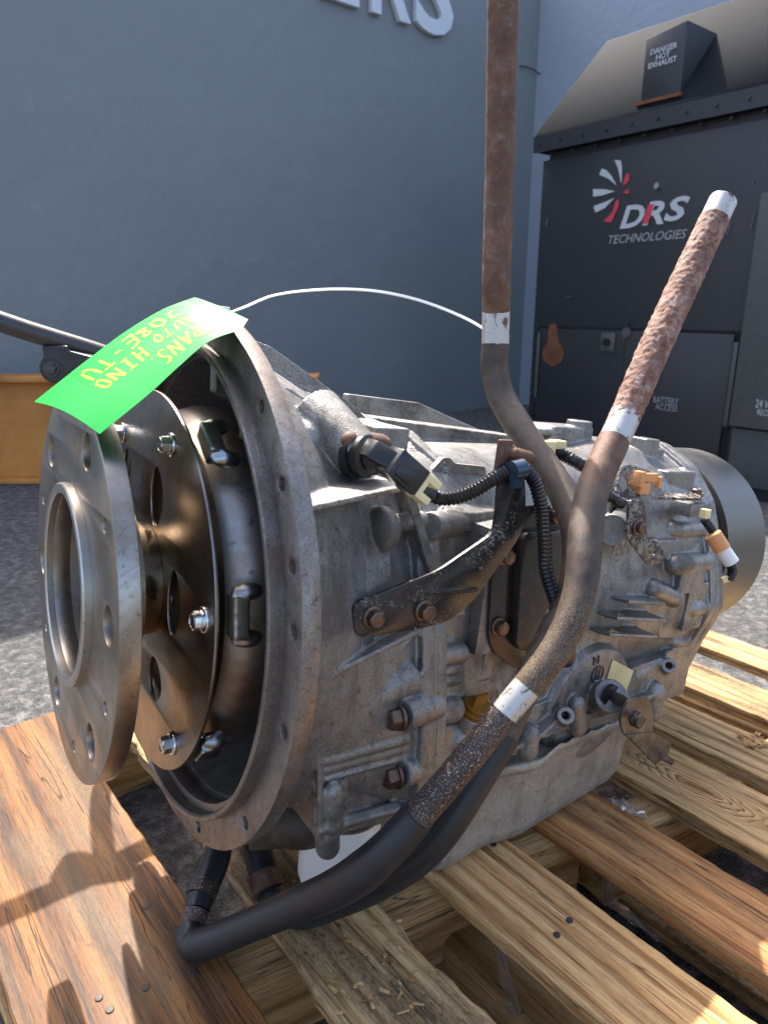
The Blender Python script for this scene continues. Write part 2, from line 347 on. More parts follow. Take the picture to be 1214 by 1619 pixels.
# plaster wall
def m_wall(name, c):
    n = N(name); co = n.co(); a_ = n.noise(1.1, 6, .6, co); b_ = n.noise(9, 6, .65, co); c_ = n.noise(60, 4, .6, co)
    col = n.mix(a_, tuple(x*.86 for x in c), tuple(x*1.12 for x in c)); col = n.mix(n.ramp(b_, [(.62, 0), (.74, .25)]), col, tuple(x*1.5 for x in c))
    col = n.mix(n.ramp(n.noise(26, 5, .7, co, 1.5), [(.70, 0), (.76, .5)]), col, tuple(x*.5 for x in c))
    b = n.bump(b_, .02, .35); b = n.bump(c_, .003, .4, b); b = n.bump(a_, .05, .3, b)
    return n.out(col, .55, 0, b)
WALL = m_wall('grey_blue_plaster', (.215, .238, .244)); WALL2 = m_wall('pale_blue_plaster', (.33, .375, .42))
GEN = None
def m_gen():
    n = N('matt_black_enamel'); co = n.co(); a_ = n.noise(3, 5, .6, co); b_ = n.noise(22, 7, .7, co, .8)
    col = n.mix(a_, (.018, .0185, .020), (.030, .031, .034)); col = n.mix(n.ramp(b_, [(.66, 0), (.74, .35)]), col, (.10, .10, .10))
    col = n.mix(n.ramp(n.noise(5, 6, .7, co, 1), [(.66, 0), (.76, .5)]), col, (.07, .03, .018))
    return n.out(col, .42, 0, n.bump(b_, .002, .15))
GEN = m_gen(); GENR = m_plain('grey_roof_enamel', (.0095, .0125, .017), .8, var=.3, Specular_IOR_Level=.12); GENP = m_plain('grey_panel_enamel', (.075, .078, .075), .4, var=.3)
RUSTP = m_rust('rust_patch', [(.3, (.09, .03, .015)), (.6, (.24, .09, .035)), (.75, (.12, .05, .03))], sc=20, fine=90)
RODM = m_plain('dark_grey_rod', (.06, .058, .055), .38, metal=.5, bs=300, bd=.0002)
# asphalt
def m_ground():
    n = N('rough_asphalt'); co = n.co()
    v = n.n('ShaderNodeTexVoronoi'); v.inputs['Scale'].default_value = 170; n.l(co, v.inputs['Vector'])
    big = n.noise(1.6, 6, .65, co); med = n.noise(40, 6, .7, co); fi = n.noise(330, 5, .7, co)
    col = n.ramp(med, [(.34, (.028, .027, .026)), (.5, (.10, .097, .092)), (.62, (.27, .26, .245))])
    col = n.mix(n.ramp(fi, [(.52, 0), (.66, .65)]), col, (.40, .39, .37)); col = n.mix(n.ramp(big, [(.42, 0), (.66, .6)]), col, (.07, .068, .064))
    col = n.mix(n.ramp(fi, [(.36, .7), (.46, 0)]), col, (.03, .03, .03))
    b = n.bump(v.outputs['Distance'], .006, .8); b = n.bump(med, .014, 1.0, b); b = n.bump(fi, .002, .9, b)
    return n.out(col, .85, 0, b)
GROUND = m_ground()
KNOT = None
_by = radians(140.5); _bd = Vector((sin(_by), cos(_by), 0)); _be = Vector((-cos(_by), sin(_by), 0))
_kp = ground_pt(1100, 1244, EYE-.58); _ks = 1 if Vector((0, 0, 1)).cross(_bd).dot(_be) > 0 else -1
KNOT = (_kp.dot(_bd)+.425, (_kp.dot(_be)-.774)*_ks)
def m_wood(name, c, grey=.35, glaze=0.0, ring=22.0, rough=.62, knot=None):
    """c: dark, mid, light"""
    n = N(name); src = n.co(rnd=True)
    wv = n.n('ShaderNodeTexWave', wave_type='RINGS', rings_direction='X', wave_profile='SAW'); mp = n.n('ShaderNodeMapping'); mp.inputs['Scale'].default_value = (.10, 1, 1); n.l(src, mp.inputs[0])
    wv.inputs['Scale'].default_value = ring; wv.inputs['Distortion'].default_value = 5.5; wv.inputs['Detail'].default_value = 3; wv.inputs['Detail Scale'].default_value = 1.6; wv.inputs['Detail Roughness'].default_value = .55
    n.l(mp.outputs[0], wv.inputs['Vector'])
    g1 = n.noise(1, 6, .65, n.co(src=src, scale=(6, 130, 130))); g2 = n.noise(1, 5, .7, n.co(src=src, scale=(26, 900, 900))); big = n.noise(1, 5, .6, n.co(src=src, scale=(5, 16, 16)))
    col = n.ramp(wv.outputs['Fac'], [(.0, c[1]), (.5, c[2]), (.86, c[0]), (1.0, c[1])])
    col = n.mix(n.ramp(g1, [(.36, .6), (.48, 0)]), col, c[0]); col = n.mix(n.ramp(g1, [(.52, 0), (.66, .6)]), col, c[2])
    fib = n.noise(1, 4, .75, n.co(src=src, scale=(14, 520, 520))); col = n.mix(n.ramp(fib, [(.36, .85), (.44, 0)]), col, tuple(x*.35 for x in c[0])); col = n.mix(n.ramp(fib, [(.56, 0), (.68, .45)]), col, tuple(min(1, x*1.3) for x in c[2]))
    col = n.mix(n.ramp(g2, [(.34, .5), (.46, 0)]), col, tuple(x*.4 for x in c[0]))
    col = n.mix(n.ramp(big, [(.48, 0), (.62, grey)]), col, (.17, .115, .06))
    st = n.noise(1, 8, .78, n.co(src=src, scale=(14, 60, 60)), 1.0); sp = n.noise(1, 5, .8, n.co(src=src, scale=(150, 420, 420)))
    stn = n.mix(n.ramp(big, [(.50, 0), (.60, 1)]), (0, 0, 0), n.ramp(sp, [(.50, 0), (.58, min(1, grey*1.1))])); col = n.mix(stn, col, (.045, .032, .022))
    col = n.mix(n.ramp(st, [(.60, 0), (.68, min(.9, grey*1.3))]), col, (.04, .028, .02))
    oi2 = n.n('ShaderNodeObjectInfo'); hv = n.n('ShaderNodeHueSaturation'); mr = n.n('ShaderNodeMapRange'); mr.inputs[3].default_value = .88; mr.inputs[4].default_value = 1.18; n.l(oi2.outputs['Random'], mr.inputs[0]); n.l(mr.outputs[0], hv.inputs['Value']); hv.inputs['Saturation'].default_value = 1.0; n.l(col, hv.inputs['Color']); col = hv.outputs[0]
    saw = n.noise(1, 2, .6, n.co(src=src, scale=(420, 6, 6)))
    if knot:
        mp2 = n.n('ShaderNodeMapping'); mp2.inputs['Location'].default_value = (-knot[0]*22, -knot[1]*75, 0); mp2.inputs['Scale'].default_value = (22, 75, 0); n.l(n.n('ShaderNodeTexCoord').outputs['Object'], mp2.inputs[0])
        wob = n.n('ShaderNodeTexNoise'); wob.inputs['Scale'].default_value = .8; n.l(mp2.outputs[0], wob.inputs['Vector']); sc2 = n.n('ShaderNodeVectorMath', operation='SCALE'); sc2.inputs[3].default_value = 1.1; n.l(wob.outputs['Color'], sc2.inputs[0])
        ad2 = n.n('ShaderNodeVectorMath', operation='ADD'); n.l(mp2.outputs[0], ad2.inputs[0]); n.l(sc2.outputs[0], ad2.inputs[1]); sb = n.n('ShaderNodeVectorMath', operation='SUBTRACT'); n.l(ad2.outputs[0], sb.inputs[0]); sb.inputs[1].default_value = (.55, .55, .55)
        fl = n.n('ShaderNodeVectorMath', operation='MULTIPLY'); n.l(sb.outputs[0], fl.inputs[0]); fl.inputs[1].default_value = (1, 1, 0)
        ln = n.n('ShaderNodeVectorMath', operation='LENGTH'); n.l(fl.outputs[0], ln.inputs[0]); m_ = n.n('ShaderNodeMath', operation='MULTIPLY'); n.l(ln.outputs['Value'], m_.inputs[0]); m_.inputs[1].default_value = 3.1
        fr = n.n('ShaderNodeMath', operation='FRACT'); n.l(m_.outputs[0], fr.inputs[0])
        rg_ = n.ramp(fr.outputs[0], [(0, c[2]), (.55, c[1]), (.85, (.17, .05, .012)), (1, c[2])]); fo = n.n('ShaderNodeMapRange'); n.l(ln.outputs['Value'], fo.inputs[0]); fo.inputs[1].default_value = 1.4; fo.inputs[2].default_value = 2.6; fo.inputs[3].default_value = .95; fo.inputs[4].default_value = 0
        col = n.mix(fo.outputs[0], col, rg_); ce = n.n('ShaderNodeMapRange'); n.l(ln.outputs['Value'], ce.inputs[0]); ce.inputs[1].default_value = .3; ce.inputs[2].default_value = .6; ce.inputs[3].default_value = .8; ce.inputs[4].default_value = 0; col = n.mix(ce.outputs[0], col, (.26, .085, .025))
    crk = n.noise(1, 3, .5, n.co(src=src, scale=(2.2, 42, 42)), .4); ck = n.ramp(crk, [(.585, 0), (.592, 1), (.599, 0)]); col = n.mix(ck, col, (.02, .012, .008))
    inv = n.n('ShaderNodeMath', operation='SUBTRACT'); inv.inputs[0].default_value = 1.0; n.l(ck, inv.inputs[1])
    b = n.bump(saw, .0004, .35); b = n.bump(g2, .0007, .9, b); b = n.bump(fib, .0009, .8, b); b = n.bump(g1, .0016, .5, b); b = n.bump(inv.outputs[0], .0015, .8, b)
    return n.out(col, n.ramp(g1, [(.3, rough-.05), (.7, rough+.15)]), 0, b, Coat_Weight=glaze, Coat_Roughness=.3, Specular_IOR_Level=.3)
WOODA = m_wood('pine_fresh', ((.26, .112, .034), (.51, .265, .095), (.64, .40, .175)), .22)
WOODR = m_wood('pine_reddish', ((.26, .095, .028), (.50, .215, .068), (.62, .32, .12)), .40, ring=17)
WOODB = m_wood('pine_knotty', ((.26, .125, .038), (.50, .29, .11), (.64, .43, .20)), .25, ring=14, knot=KNOT)
WOODC = m_wood('pine_weathered', ((.19, .100, .036), (.47, .28, .11), (.62, .42, .20)), .70)
WOODD = m_wood('oiled_plank', ((.045, .016, .004), (.14, .050, .011), (.27, .115, .027)), .42, glaze=.08, ring=9, rough=.5)
WOODS = m_wood('stringer_wood', ((.25, .135, .045), (.42, .25, .10), (.55, .36, .16)), .30, ring=12)
# glossy green card
def m_tag():
    n = N('fluorescent_green_card'); f = n.noise(900, 3, .6); s_ = n.noise(5, 3, .5)
    return n.out(n.mix(s_, (.0, .34, .028), (.004, .44, .05)), n.ramp(f, [(.35, .22), (.6, .5)]), 0, n.bump(f, .0001, .5))
GREEN = m_tag()

# ================================================================== SETTING
mb = MB(); g = 60; mb.add([(-g, -g, 0), (g, -g, 0), (g, g, 0), (-g, g, 0)], [(0, 1, 2, 3)])
gr = build('ground', mb, GROUND, ang=0); gr['kind'] = 'structure'

# building: long plaster wall running away to the right, corner, second wall coming back
bt = thing('building', 'blue-grey plastered building wall with white raised letters, behind everything', 'building', Matrix.Translation((-1.7, 3.15, 0)))
we = Vector((.777, .629, 0)).normalized(); wn = Vector((we.y, -we.x, 0)); H = 2.8
def wall_slab(p0, p1, nn, mat, name):
    m = MB(); L_ = (p1-p0).length; e = (p1-p0).normalized(); m.prism([p0, p1, p1-nn*.22, p0-nn*.22], Vector((0, 0, H))); return build(name, m, mat, bt, ang=20)
wall_slab(we*-2.2, we*3.52, wn, WALL, 'wall')
wc = we*3.52+Vector((0, 0, 0)); wall_slab(wc-wn*.225-we*.002, wc+wn*3.4-we*.002, -we, WALL2, 'wall')
LT = Vector((0, 0, EYE))
def letter(ch, e0, wd, base, hgt):
    me = text_mesh(ch, 1.0, Vector((1, 0, 0)), Vector((0, 1, 0)), Vector((0, 0, 0)), t=.03, offset=.022)
    xs = [v.co.x for v in me.vertices]; ys = [v.co.y for v in me.vertices]; x0, x1, y0, y1 = min(xs), max(xs), min(ys), max(ys)
    for v in me.vertices:
        X = (v.co.x-x0)/(x1-x0)*wd+e0; Y = (v.co.y-y0)/(y1-y0)*hgt+base; Z = v.co.z+.019
        v.co = we*X + wn*Z + Vector((0, 0, Y))
    link('letter', finish(me, LETTER, 30), bt)
letter('E', 1.74, .25, EYE+1.545, .42); letter('R', 2.075, .285, EYE+1.545, .42); letter('S', 2.395, .30, EYE+1.53, .445)
# thin cable on the corner
mb = MB(); c0 = bt.matrix_world.inverted() @ on_plane(822, 104, Vector((-1.7, 3.15, 0))+wn*.01, wn); c1 = bt.matrix_world.inverted() @ on_plane(855, 118, Vector((-1.7, 3.15, 0))+wn*.03, wn)
mb.tube([(c0, .004), ((c0+c1)/2+Vector((0, 0, .012)), .004), (c1, .004)], n=8, step=.02); build('cable', mb, RODM, bt)

# ================================================================== orange steel beam
bm_o = thing('steel_beam', 'orange painted steel I-beam lying on the ground against the wall', 'beam', Matrix.Translation((-1.2, 2.92, 0)))
def bx(name, x0, x1, y0, y1, z0, z1, mat, par, bev=.003):
    m = MB(); m.box(Vector(((x0+x1)/2, (y0+y1)/2, (z0+z1)/2)), Vector(((x1-x0)/2, 0, 0)), Vector((0, (y1-y0)/2, 0)), Vector((0, 0, (z1-z0)/2)))
    me = m.mesh(name)
    if bev: bevel(me, bev)
    return link(name, finish(me, mat), par)
bt_h = on_plane(30, 596, Vector((0, 2.84, 0)), Vector((0, 1, 0))).z
xe = on_plane(501, 600, Vector((0, 2.84, 0)), Vector((0, 1, 0))).x + 1.2
bx('top_flange', -1.0, xe, -.08, .08, bt_h-.022, bt_h, BEAM, bm_o)
bx('web', -1.0, xe-.03, -.012, .012, .022, bt_h-.022, BEAM, bm_o, 0)
bx('bottom_flange', -1.0, xe, -.08, .08, 0.002, .022, BEAM, bm_o)
bx('stiffener', -.93, -.91, -.075, -.012, .022, bt_h-.022, BEAM, bm_o)
bm_o.rotation_euler = (0, 0, radians(1.0))

# ================================================================== generator cabinet
ge = Vector((.629, -.777, 0)).normalized(); gn = Vector((-ge.y*-1, 0, 0)); gn = Vector((-.777, -.629, 0)).normalized()
gp0 = Vector((.78, 3.4, 0)) + ge*-.095
gen = thing('generator', 'large black generator cabinet with red and white logo and sloped roof', 'generator', Matrix.Translation(gp0))
def gq(x, y, out=0.0):
    p = on_plane(x, y, gp0+gn*out, gn)-gp0; return (p.dot(ge), p.z)
def gv(e, z, out=0.0): return ge*e + gn*out + Vector((0, 0, z))
def gbox(name, e0, e1, z0, z1, o0, o1, mat, par=gen, bev=.004):
    m = MB(); m.box(gv((e0+e1)/2, (z0+z1)/2, (o0+o1)/2), ge*((e1-e0)/2), gn*((o1-o0)/2), Vector((0, 0, (z1-z0)/2))); me = m.mesh(name)
    if bev: bevel(me, bev)
    return link(name, finish(me, mat), par)
ztop = gq(862, 254)[1]+.0; GW_ = 1.75
gbox('body', 0, GW_, .0, ztop, -.9, 0, GEN)
# roof: eave band and hipped slopes
zb = ztop+.035; zr = zb+.075
m = MB(); m.box(gv(GW_/2+.0, ztop+.015, -.45), ge*(GW_/2-.02), gn*.43, Vector((0, 0, .018))); build('roof_gap', m, GEN, gen)
m = MB()
def ring(e0, e1, z, o0, o1): return [gv(e0, z, o0), gv(e1, z, o0), gv(e1, z, o1), gv(e0, z, o1)]
m.loft([ring(-.03, GW_+.03, zb, .03, -.93), ring(-.03, GW_+.03, zr, .03, -.93), ring(.16, GW_-.16, zr+.36, -.18, -.72)])
me = m.mesh('roof'); bevel(me, .006); roof = link('roof', finish(me, GENR), gen)
m = MB(); m.prism([gv(-.033, zb-.004, .031), gv(GW_, zb-.004, .031), gv(GW_, zr-.012, .031), gv(-.033, zr-.012, .031)], gn*.004); build('roof_flashing', m, GEN, roof)
bo = MB(); bo.cyl(Vector((0, 0, 0)), Vector((0, 0, .006)), .008, .006, n=10); bo_me = finish(bo.mesh('rivet'), RODM)
for i in range(13):
    link('rivet', bo_me, roof, dirmat(gv(.0+i*.115, zb+.030, .037), gn)); link('rivet', bo_me, gen, dirmat(gv(.045+i*.115, zb-.012, .0), gn))
# exhaust hood on the roof
e0, z0 = gq(1010, 162, .02); e1, z1 = gq(1073, 143, .02); zf = zr-.03; HT = gq(1079, 32, .02)[1]-zf
m = MB()
m.loft([[gv(e0, zf, .012), gv(e1, zf, .012), gv(e1, zf, -.20), gv(e0, zf, -.20)],
        [gv(e0+.0, zf+HT*.93, .012), gv(e1+.0, zf+HT, .012), gv(e1+.14, zf+HT*.72, -.30), gv(e0+.10, zf+HT*.66, -.30)]])
me = m.mesh('exhaust_hood'); bevel(me, .004); hood = link('exhaust_hood', finish(me, GEN), gen)
m = MB(); hc = gq(1040, 157, .026); m.box(gv(hc[0], hc[1], .026), ge*((e1-e0)/2+.012), gn*.008, Vector((0, 0, .006))); build('hood_flange', m, RUSTP, hood)
for i, tx in enumerate(('DANGER', 'HOT', 'EXHAUST')):
    c_ = gq(1049-i*1.0, 76+i*10.8, .012)
    link('stencil_lettering', finish(text_mesh(tx, .027, ge, Vector((0, 0, 1)), gv(c_[0], c_[1]-.012, .0145), t=.002, offset=.0004, align='CENTER'), DRSW, 0), hood)
# logo: fan of vanes
def gpoly(name, pts, mat, out=.0025, par=gen):
    P = [gq(*p) for p in pts]; return link(name, finish(plate([P], .002, ge, Vector((0, 0, 1)), gn*out), mat, 0), par)
zx = lambda x, y: (814+x/3.035, y/3.035)
for pts in ([(478, 768), (508, 770), (514, 800), (512, 880), (508, 872), (497, 812)], [(418, 808), (405, 838), (450, 858), (488, 890), (462, 842), (440, 818)],
            [(375, 908), (376, 944), (420, 938), (480, 918), (430, 908)], [(378, 990), (386, 1020), (430, 1000), (478, 950), (436, 968)]):
    gpoly('logo_vane', [zx(*p) for p in pts], DRSW)
for pts in ([(536, 832), (551, 838), (546, 872), (520, 892), (524, 860)], [(545, 908), (547, 932), (518, 924)], [(500, 954), (497, 990), (462, 1068), (426, 1062), (468, 1018), (484, 966)]):
    gpoly('logo_vane', [zx(*p) for p in pts], DRSR)
def gtext(tx, x0, y0, x1, hgt, mat, name='lettering', off=.0, shear=.25, par=gen, out=.003):
    a0, b0 = gq(x0, y0, out); a1, _ = gq(x1, y0, out)
    me = text_mesh(tx, 1, Vector((1, 0, 0)), Vector((0, 1, 0)), Vector((0, 0, 0)), t=0, offset=off, shear=shear)
    xs = [v.co.x for v in me.vertices]; ys = [v.co.y for v in me.vertices]; X0, X1, Y0, Y1 = min(xs), max(xs), min(ys), max(ys)
    for v in me.vertices: v.co = gv(a0+(v.co.x-X0)/(X1-X0)*(a1-a0), b0+(v.co.y-Y0)/(Y1-Y0)*hgt, out)
    return link(name, finish(me, mat, 0), par)
gtext('D', 979, 362, 1016, .088, DRSW, off=.03); gtext('R', 1014, 357, 1048, .088, DRSW, off=.03); gtext('S', 1048, 351, 1086, .088, DRSW, off=.03)
gpoly('lettering', [zx(*p) for p in [(640, 985), (668, 978), (642, 1068), (612, 1078)]], DRSR, .005)
gtext('TECHNOLOGIES', 961, 386, 1083, .034, GREY, off=.01)
m = MB(); c_ = gq(1039, 294); m.cyl(gv(*c_), gv(*c_, .01), .012, n=12); build('screw', m, ZINC, gen)
for pts in ([(1192, 333), (1195, 333), (1188, 364), (1185, 362)], [(864, 344), (868, 346), (866, 358), (863, 357)], [(1079, 392), (1082, 392), (1081, 404), (1078, 403)], [(1152, 352), (1156, 353), (1151, 372), (1148, 371)], [(895, 468), (903, 467), (903, 470), (895, 470)], [(1190, 284), (1193, 285), (1191, 291), (1189, 290)]):
    gpoly('paint_scratch', pts, GENP)
# battery door
d0, dz = gq(856, 515); d1, _ = gq(1170, 517)
door = gbox('door', d0, d1-.012, .07, dz-.012, .002, .014, GEN); dsh = gbox('door_shadow_gap', d0-.014, d1+.014, .06, dz+.0, .0005, .0015, m_plain('gap_black', (.004, .004, .004), .8), bev=0)
gtext('BATTERY', 1032, 636, 1072, .026, GREY, shear=0, par=door, out=.0165); gtext('ACCESS', 1035, 647, 1070, .026, GREY, shear=0, par=door, out=.0165)
m = MB(); c_ = gq(961, 541, .015); c_ = (c_[0], c_[1]); m.box(gv(*c_, .018), ge*.035, gn*.005, Vector((0, 0, .04))); me = m.mesh('latch'); bevel(me, .004); lt = link('latch', finish(me, GENP), door)
m = MB(); m.cyl(gv(*c_, .023), gv(*c_, .034), .016, n=16); build('latch_knob', m, BLACKPL, lt)
m = MB(); c_ = gq(990, 526, .015); m.cyl(gv(*c_, .014), gv(*c_, .02), .022, n=20); build('lock_disc', m, GENP, door)
pp = [gq(*p, .0145) for p in [(868, 512), (880, 512), (882, 538), (892, 555), (888, 572), (874, 580), (860, 572), (856, 556), (866, 540)]]
link('rust_patch', finish(plate([rounded(pp, .01)], .001, ge, Vector((0, 0, 1)), gn*.0152), RUSTP, 0), door)
m = MB(); a_, b_ = gq(985, 560, .0145); m.box(gv(a_, .40, .0155), ge*.004, gn*.001, Vector((0, 0, .27))); build('seam_strip', m, RODM, door)
gbox('hinge', d0-.006, d0+.010, dz-.34, dz-.03, .014, .024, GENP, door)
gbox('hinge', d1-.006, d1+.014, dz-.36, dz-.04, .014, .028, GENP, door)
for k in range(4): link('rivet', bo_me, gen, dirmat(gv(d1+.045, dz-.02-.11*k, .002), gn)); 
for k in range(6): link('rivet', bo_me, gen, dirmat(gv(d0-.03, dz-.03-.1*k, .002), gn))
p0 = gq(1146, 700); pz = gq(1160, 674, .05)[1]; pe = gq(1152, 674, .05)[0]
pan_g = gbox('receptacle_panel', pe-.005, GW_, pz, ztop-.25, .001, .05, GENP); gbox('lower_side_panel', pe+.0, GW_, .05, pz-.01, .001, .02, GENP)
gtext('24 V', 1193, 644, 1214, .030, DRSW, shear=0, par=pan_g, out=.052); gtext('RECEPT.', 1196, 656, 1228, .022, DRSW, shear=0, par=pan_g, out=.052)

# ================================================================== pallet
PT = EYE-.58                     # deck height
by = radians(140.5); bd = Vector((sin(by), cos(by), 0)); be = Vector((-cos(by), sin(by), 0))
pal = thing('pallet', 'rough pine pallet of spaced boards carrying the transmission', 'pallet', Matrix.Translation(Vector((0, 0, 0))+be*.5+bd*-.4))
porg = be*.5+bd*-.4
def board(name, q0, q1, d0, d1, z0, z1, mat, par, q0b=None, q1b=None, seed=0, rag=.0012, along=None, skew=0.0, label=None):
    """board along bd, with a slightly uneven outline; local X along its length"""
    L_ = d1-d0; n = max(8, int(L_/.012)); m = MB(); secs = []
    q0b = q0 if q0b is None else q0b; q1b = q1 if q1b is None else q1b
    cx, cy, cz = (d0+d1)/2, (q0+q1)/2, (z0+z1)/2
    for i in range(n+1):
        t = i/n; x = d0+L_*t; a_ = q0*(1-t)+q0b*t; b_ = q1*(1-t)+q1b*t; r = lambda k: rag*(noise.noise(Vector((x*28, k*7.3, seed*3.1)))+.6*noise.noise(Vector((x*110, k*3.3, seed*1.7))))
        c = .0018; y0, y1 = a_+r(0)*1.6, b_+r(1)*1.6; h0, h1 = z0+r(2), z1
        w0 = .0006*noise.noise(Vector((x*9, seed, 5)))
        sec = [(y0, h0), (y1, h0), (y1+r(3)*.5, h1-c), (y1-c+r(4)*.4, h1+w0), ((y0+y1)/2, h1+w0*.6), (y0+c+r(5)*.4, h1+w0), (y0+r(6)*.5, h1-c)]
        secs.append([Vector((x-cx, y-cy, z-cz)) for y, z in sec])
    m.loft(secs); me = finish(m.mesh(name), mat, 35)
    # local axes: X = bd, Y = -be?  keep right handed: X=bd, Y=Z x X
    yv = Vector((0, 0, 1)).cross(bd); sgn = 1 if yv.dot(be) > 0 else -1
    if sgn < 0:
        for v in me.vertices: v.co.y = -v.co.y
        me.flip_normals()
    M = Matrix(((bd.x, yv.x, 0, 0), (bd.y, yv.y, 0, 0), (0, 0, 1, 0), (0, 0, 0, 1)))
    M = Matrix.Translation(bd*cx+be*cy+Vector((0, 0, cz))-porg) @ Matrix.Rotation(skew, 4, 'Z') @ M
    return link(name, me, par, M, **({"label": label} if label else {}))
BT = .018
board('deck_board', .040, .205, -1.01, .15, PT-BT, PT+.003, WOODD, pal, seed=1, label='wide oiled reddish brown plank at the left')
board('deck_board', .264, .352, -.93, .15, PT-BT, PT, WOODC, pal, q0b=.243, seed=2, rag=.0030, label='blue-stained board with a torn left edge')
board('deck_board', .422, .523, -1.0, .15, PT-BT, PT, WOODA, pal, seed=3)
board('deck_board', .575, .668, -1.0, .15, PT-BT, PT, WOODR, pal, seed=4, rag=.0018)
board('deck_board', .722, .826, -1.0, .15, PT-BT, PT, WOODB, pal, seed=5, label='board with a large oval knot figure')
board('deck_board', .855, .944, -1.0, .15, PT-BT, PT, WOODC, pal, seed=6)
board('deck_board', .999, 1.083, -1.0, .15, PT-BT, PT, WOODC, pal, seed=7)
board('deck_board', 1.149, 1.223, -1.0, .15, PT-BT, PT, WOODC, pal, seed=8)
def stringer(q0, da, q1, db, wd, z0, z1, notch=()):
    """runs across under the boards; front face polygon with notches cut into the lower edge"""
    p0, p1 = be*q0+bd*da, be*q1+bd*db; e = (p1-p0).normalized(); L_ = (p1-p0).length; f = Vector((e.y, -e.x, 0)); f = f if f.dot(bd) > 0 else -f
    poly = [(0, z0)]
    for c, w_, h in notch:
        poly += [(c-w_, z0), (c-w_*.92, z0+h*.7), (c-w_*.7, z0+h), (c+w_*.7, z0+h), (c+w_*.92, z0+h*.7), (c+w_, z0)]
    poly += [(L_, z0), (L_, z1), (0, z1)]
    me = plate([poly], wd, Vector((1, 0, 0)), Vector((0, 0, 1)), Vector((0, 0, 0)), bev=.0015)
    ez = e.cross(Vector((0, 0, 1)))
    M = Matrix(((e.x, f.x, 0, 0), (e.y, f.y, 0, 0), (0, 0, 1, 0), (0, 0, 0, 1)))
    if M.to_3x3().determinant() < 0: M = Matrix(((e.x, -f.x, 0, 0), (e.y, -f.y, 0, 0), (0, 0, 1, 0), (0, 0, 0, 1)))
    M = Matrix.Translation(p0 - f*(wd/2) - porg) @ M
    return link('stringer', finish(me, WOODS, 35), pal, M)
zs = PT-BT-.001
stringer(-.02, -.515, .61, -.375, .045, .030, zs, notch=[(.49, .035, .035)])
stringer(.63, -.345, 1.26, -.215, .045, .030, zs)
stringer(-.02, -.93, 1.26, -.90, .045, .022, zs)
stringer(-.02, .08, 1.26, .10, .045, .022, zs)
for q in (.04, .42, .655, .93, 1.14): board('bottom_board', q, q+.095, -.98, .14, .006, .0215 if q < .6 else .0295, WOODC if q > .5 else WOODS, pal, seed=q*30)
# nails
nm = MB(); nm.lathe_axis(Vector((0, 0, 0)), Vector((0, 0, 1)), [(-.002, .0032), (.0004, .0036), (.0009, .003), (.0011, .0001)], n=12); nme = finish(nm.mesh('nail'), m_steel('nail_steel', (.07, .06, .052), (.05, .035, .028), .5, .65, metal=.5))
for x, y in ((157, 1578), (174, 1597), (305, 1537), (232, 1434), (231, 1562), (900, 1455), (880, 1478), (780, 1335)):
    p = ground_pt(x, y, PT+(.003 if x < 400 else .0005)); link('nail', nme, pal, Matrix.Translation(p-porg))
hm = MB(); hm.lathe_axis(Vector((0, 0, 0)), Vector((0, 0, 1)), [(-.004, .0034), (.0004, .0038), (.0004, .0026), (-.003, .002)], n=12); hme = finish(hm.mesh('nail_hole'), MARK)
for x, y in ((562, 1428), (514, 1449)):
    p = ground_pt(x, y, PT); link('nail_hole', hme, pal, Matrix.Translation(p-porg))

# ================================================================== transmission
tr = thing('transmission', 'large used automatic transmission with open bell housing resting on the pallet', 'transmission', GM)
def star(sec, n=400, sm=20, c=(0, -.02)):
    """near-side outline (s,u) top->bottom mirrored to a closed loop, resampled by angle"""
    pts = [(s_, u_) for s_, u_ in sec] + [(-s_, u_) for s_, u_ in reversed(sec) if s_ > 1e-4]
    rs = []
    for i in range(n):
        t = 2*pi*i/n; dx, dy = cos(t), sin(t); best = .0
        for k in range(len(pts)):
            (x1, y1), (x2, y2) = pts[k], pts[(k+1) % len(pts)]
            x1 -= c[0]; x2 -= c[0]; y1 -= c[1]; y2 -= c[1]
            ex, ey = x2-x1, y2-y1; den = dx*ey-dy*ex
            if abs(den) < 1e-9: continue
            r_ = (x1*ey-y1*ex)/den; q = (x1*dy-y1*dx)/den
            if r_ > 0 and -1e-6 <= q <= 1+1e-6: best = max(best, r_)
        rs.append(best)
    for _ in range(sm): rs = [(rs[i-1]+2*rs[i]+rs[(i+1) % n])/4 for i in range(n)]
    return [(c[0]+rs[i]*cos(2*pi*i/n), c[1]+rs[i]*sin(2*pi*i/n)) for i in range(n)]
def circ_sec(r, n=400, c=(0, -.02)):
    # circle about the axis but sampled around c so that rings correspond
    out = []
    for i in range(n):
        t = 2*pi*i/n; dx, dy = cos(t), sin(t); b = c[0]*dx+c[1]*dy; cc = c[0]**2+c[1]**2-r*r; k = -b+sqrt(b*b-cc); out.append((c[0]+k*dx, c[1]+k*dy))
    return out
def aloft(mb, secs, cap=True): return mb.loft([[G(a_, s_, u_) for s_, u_ in sec] for a_, sec in secs], cap)
def off(sec, k, c=(0, -.02)): return [(c[0]+(x-c[0])*(1+k/hypot(x-c[0], y-c[1])), c[1]+(y-c[1])*(1+k/hypot(x-c[0], y-c[1]))) for x, y in sec]

seam = star([(0, .150), (.06, .142), (.105, .112), (.14, .068), (.168, -.012), (.186, -.10), (.188, -.16), (.165, -.195), (0, -.20)])
mid_ = star([(0, .188), (.09, .165), (.15, .105), (.180, .02), (.190, -.07), (.182, -.14), (.13, -.19), (0, -.205)])
AS = .163                                    # seam plane
bell = MB()
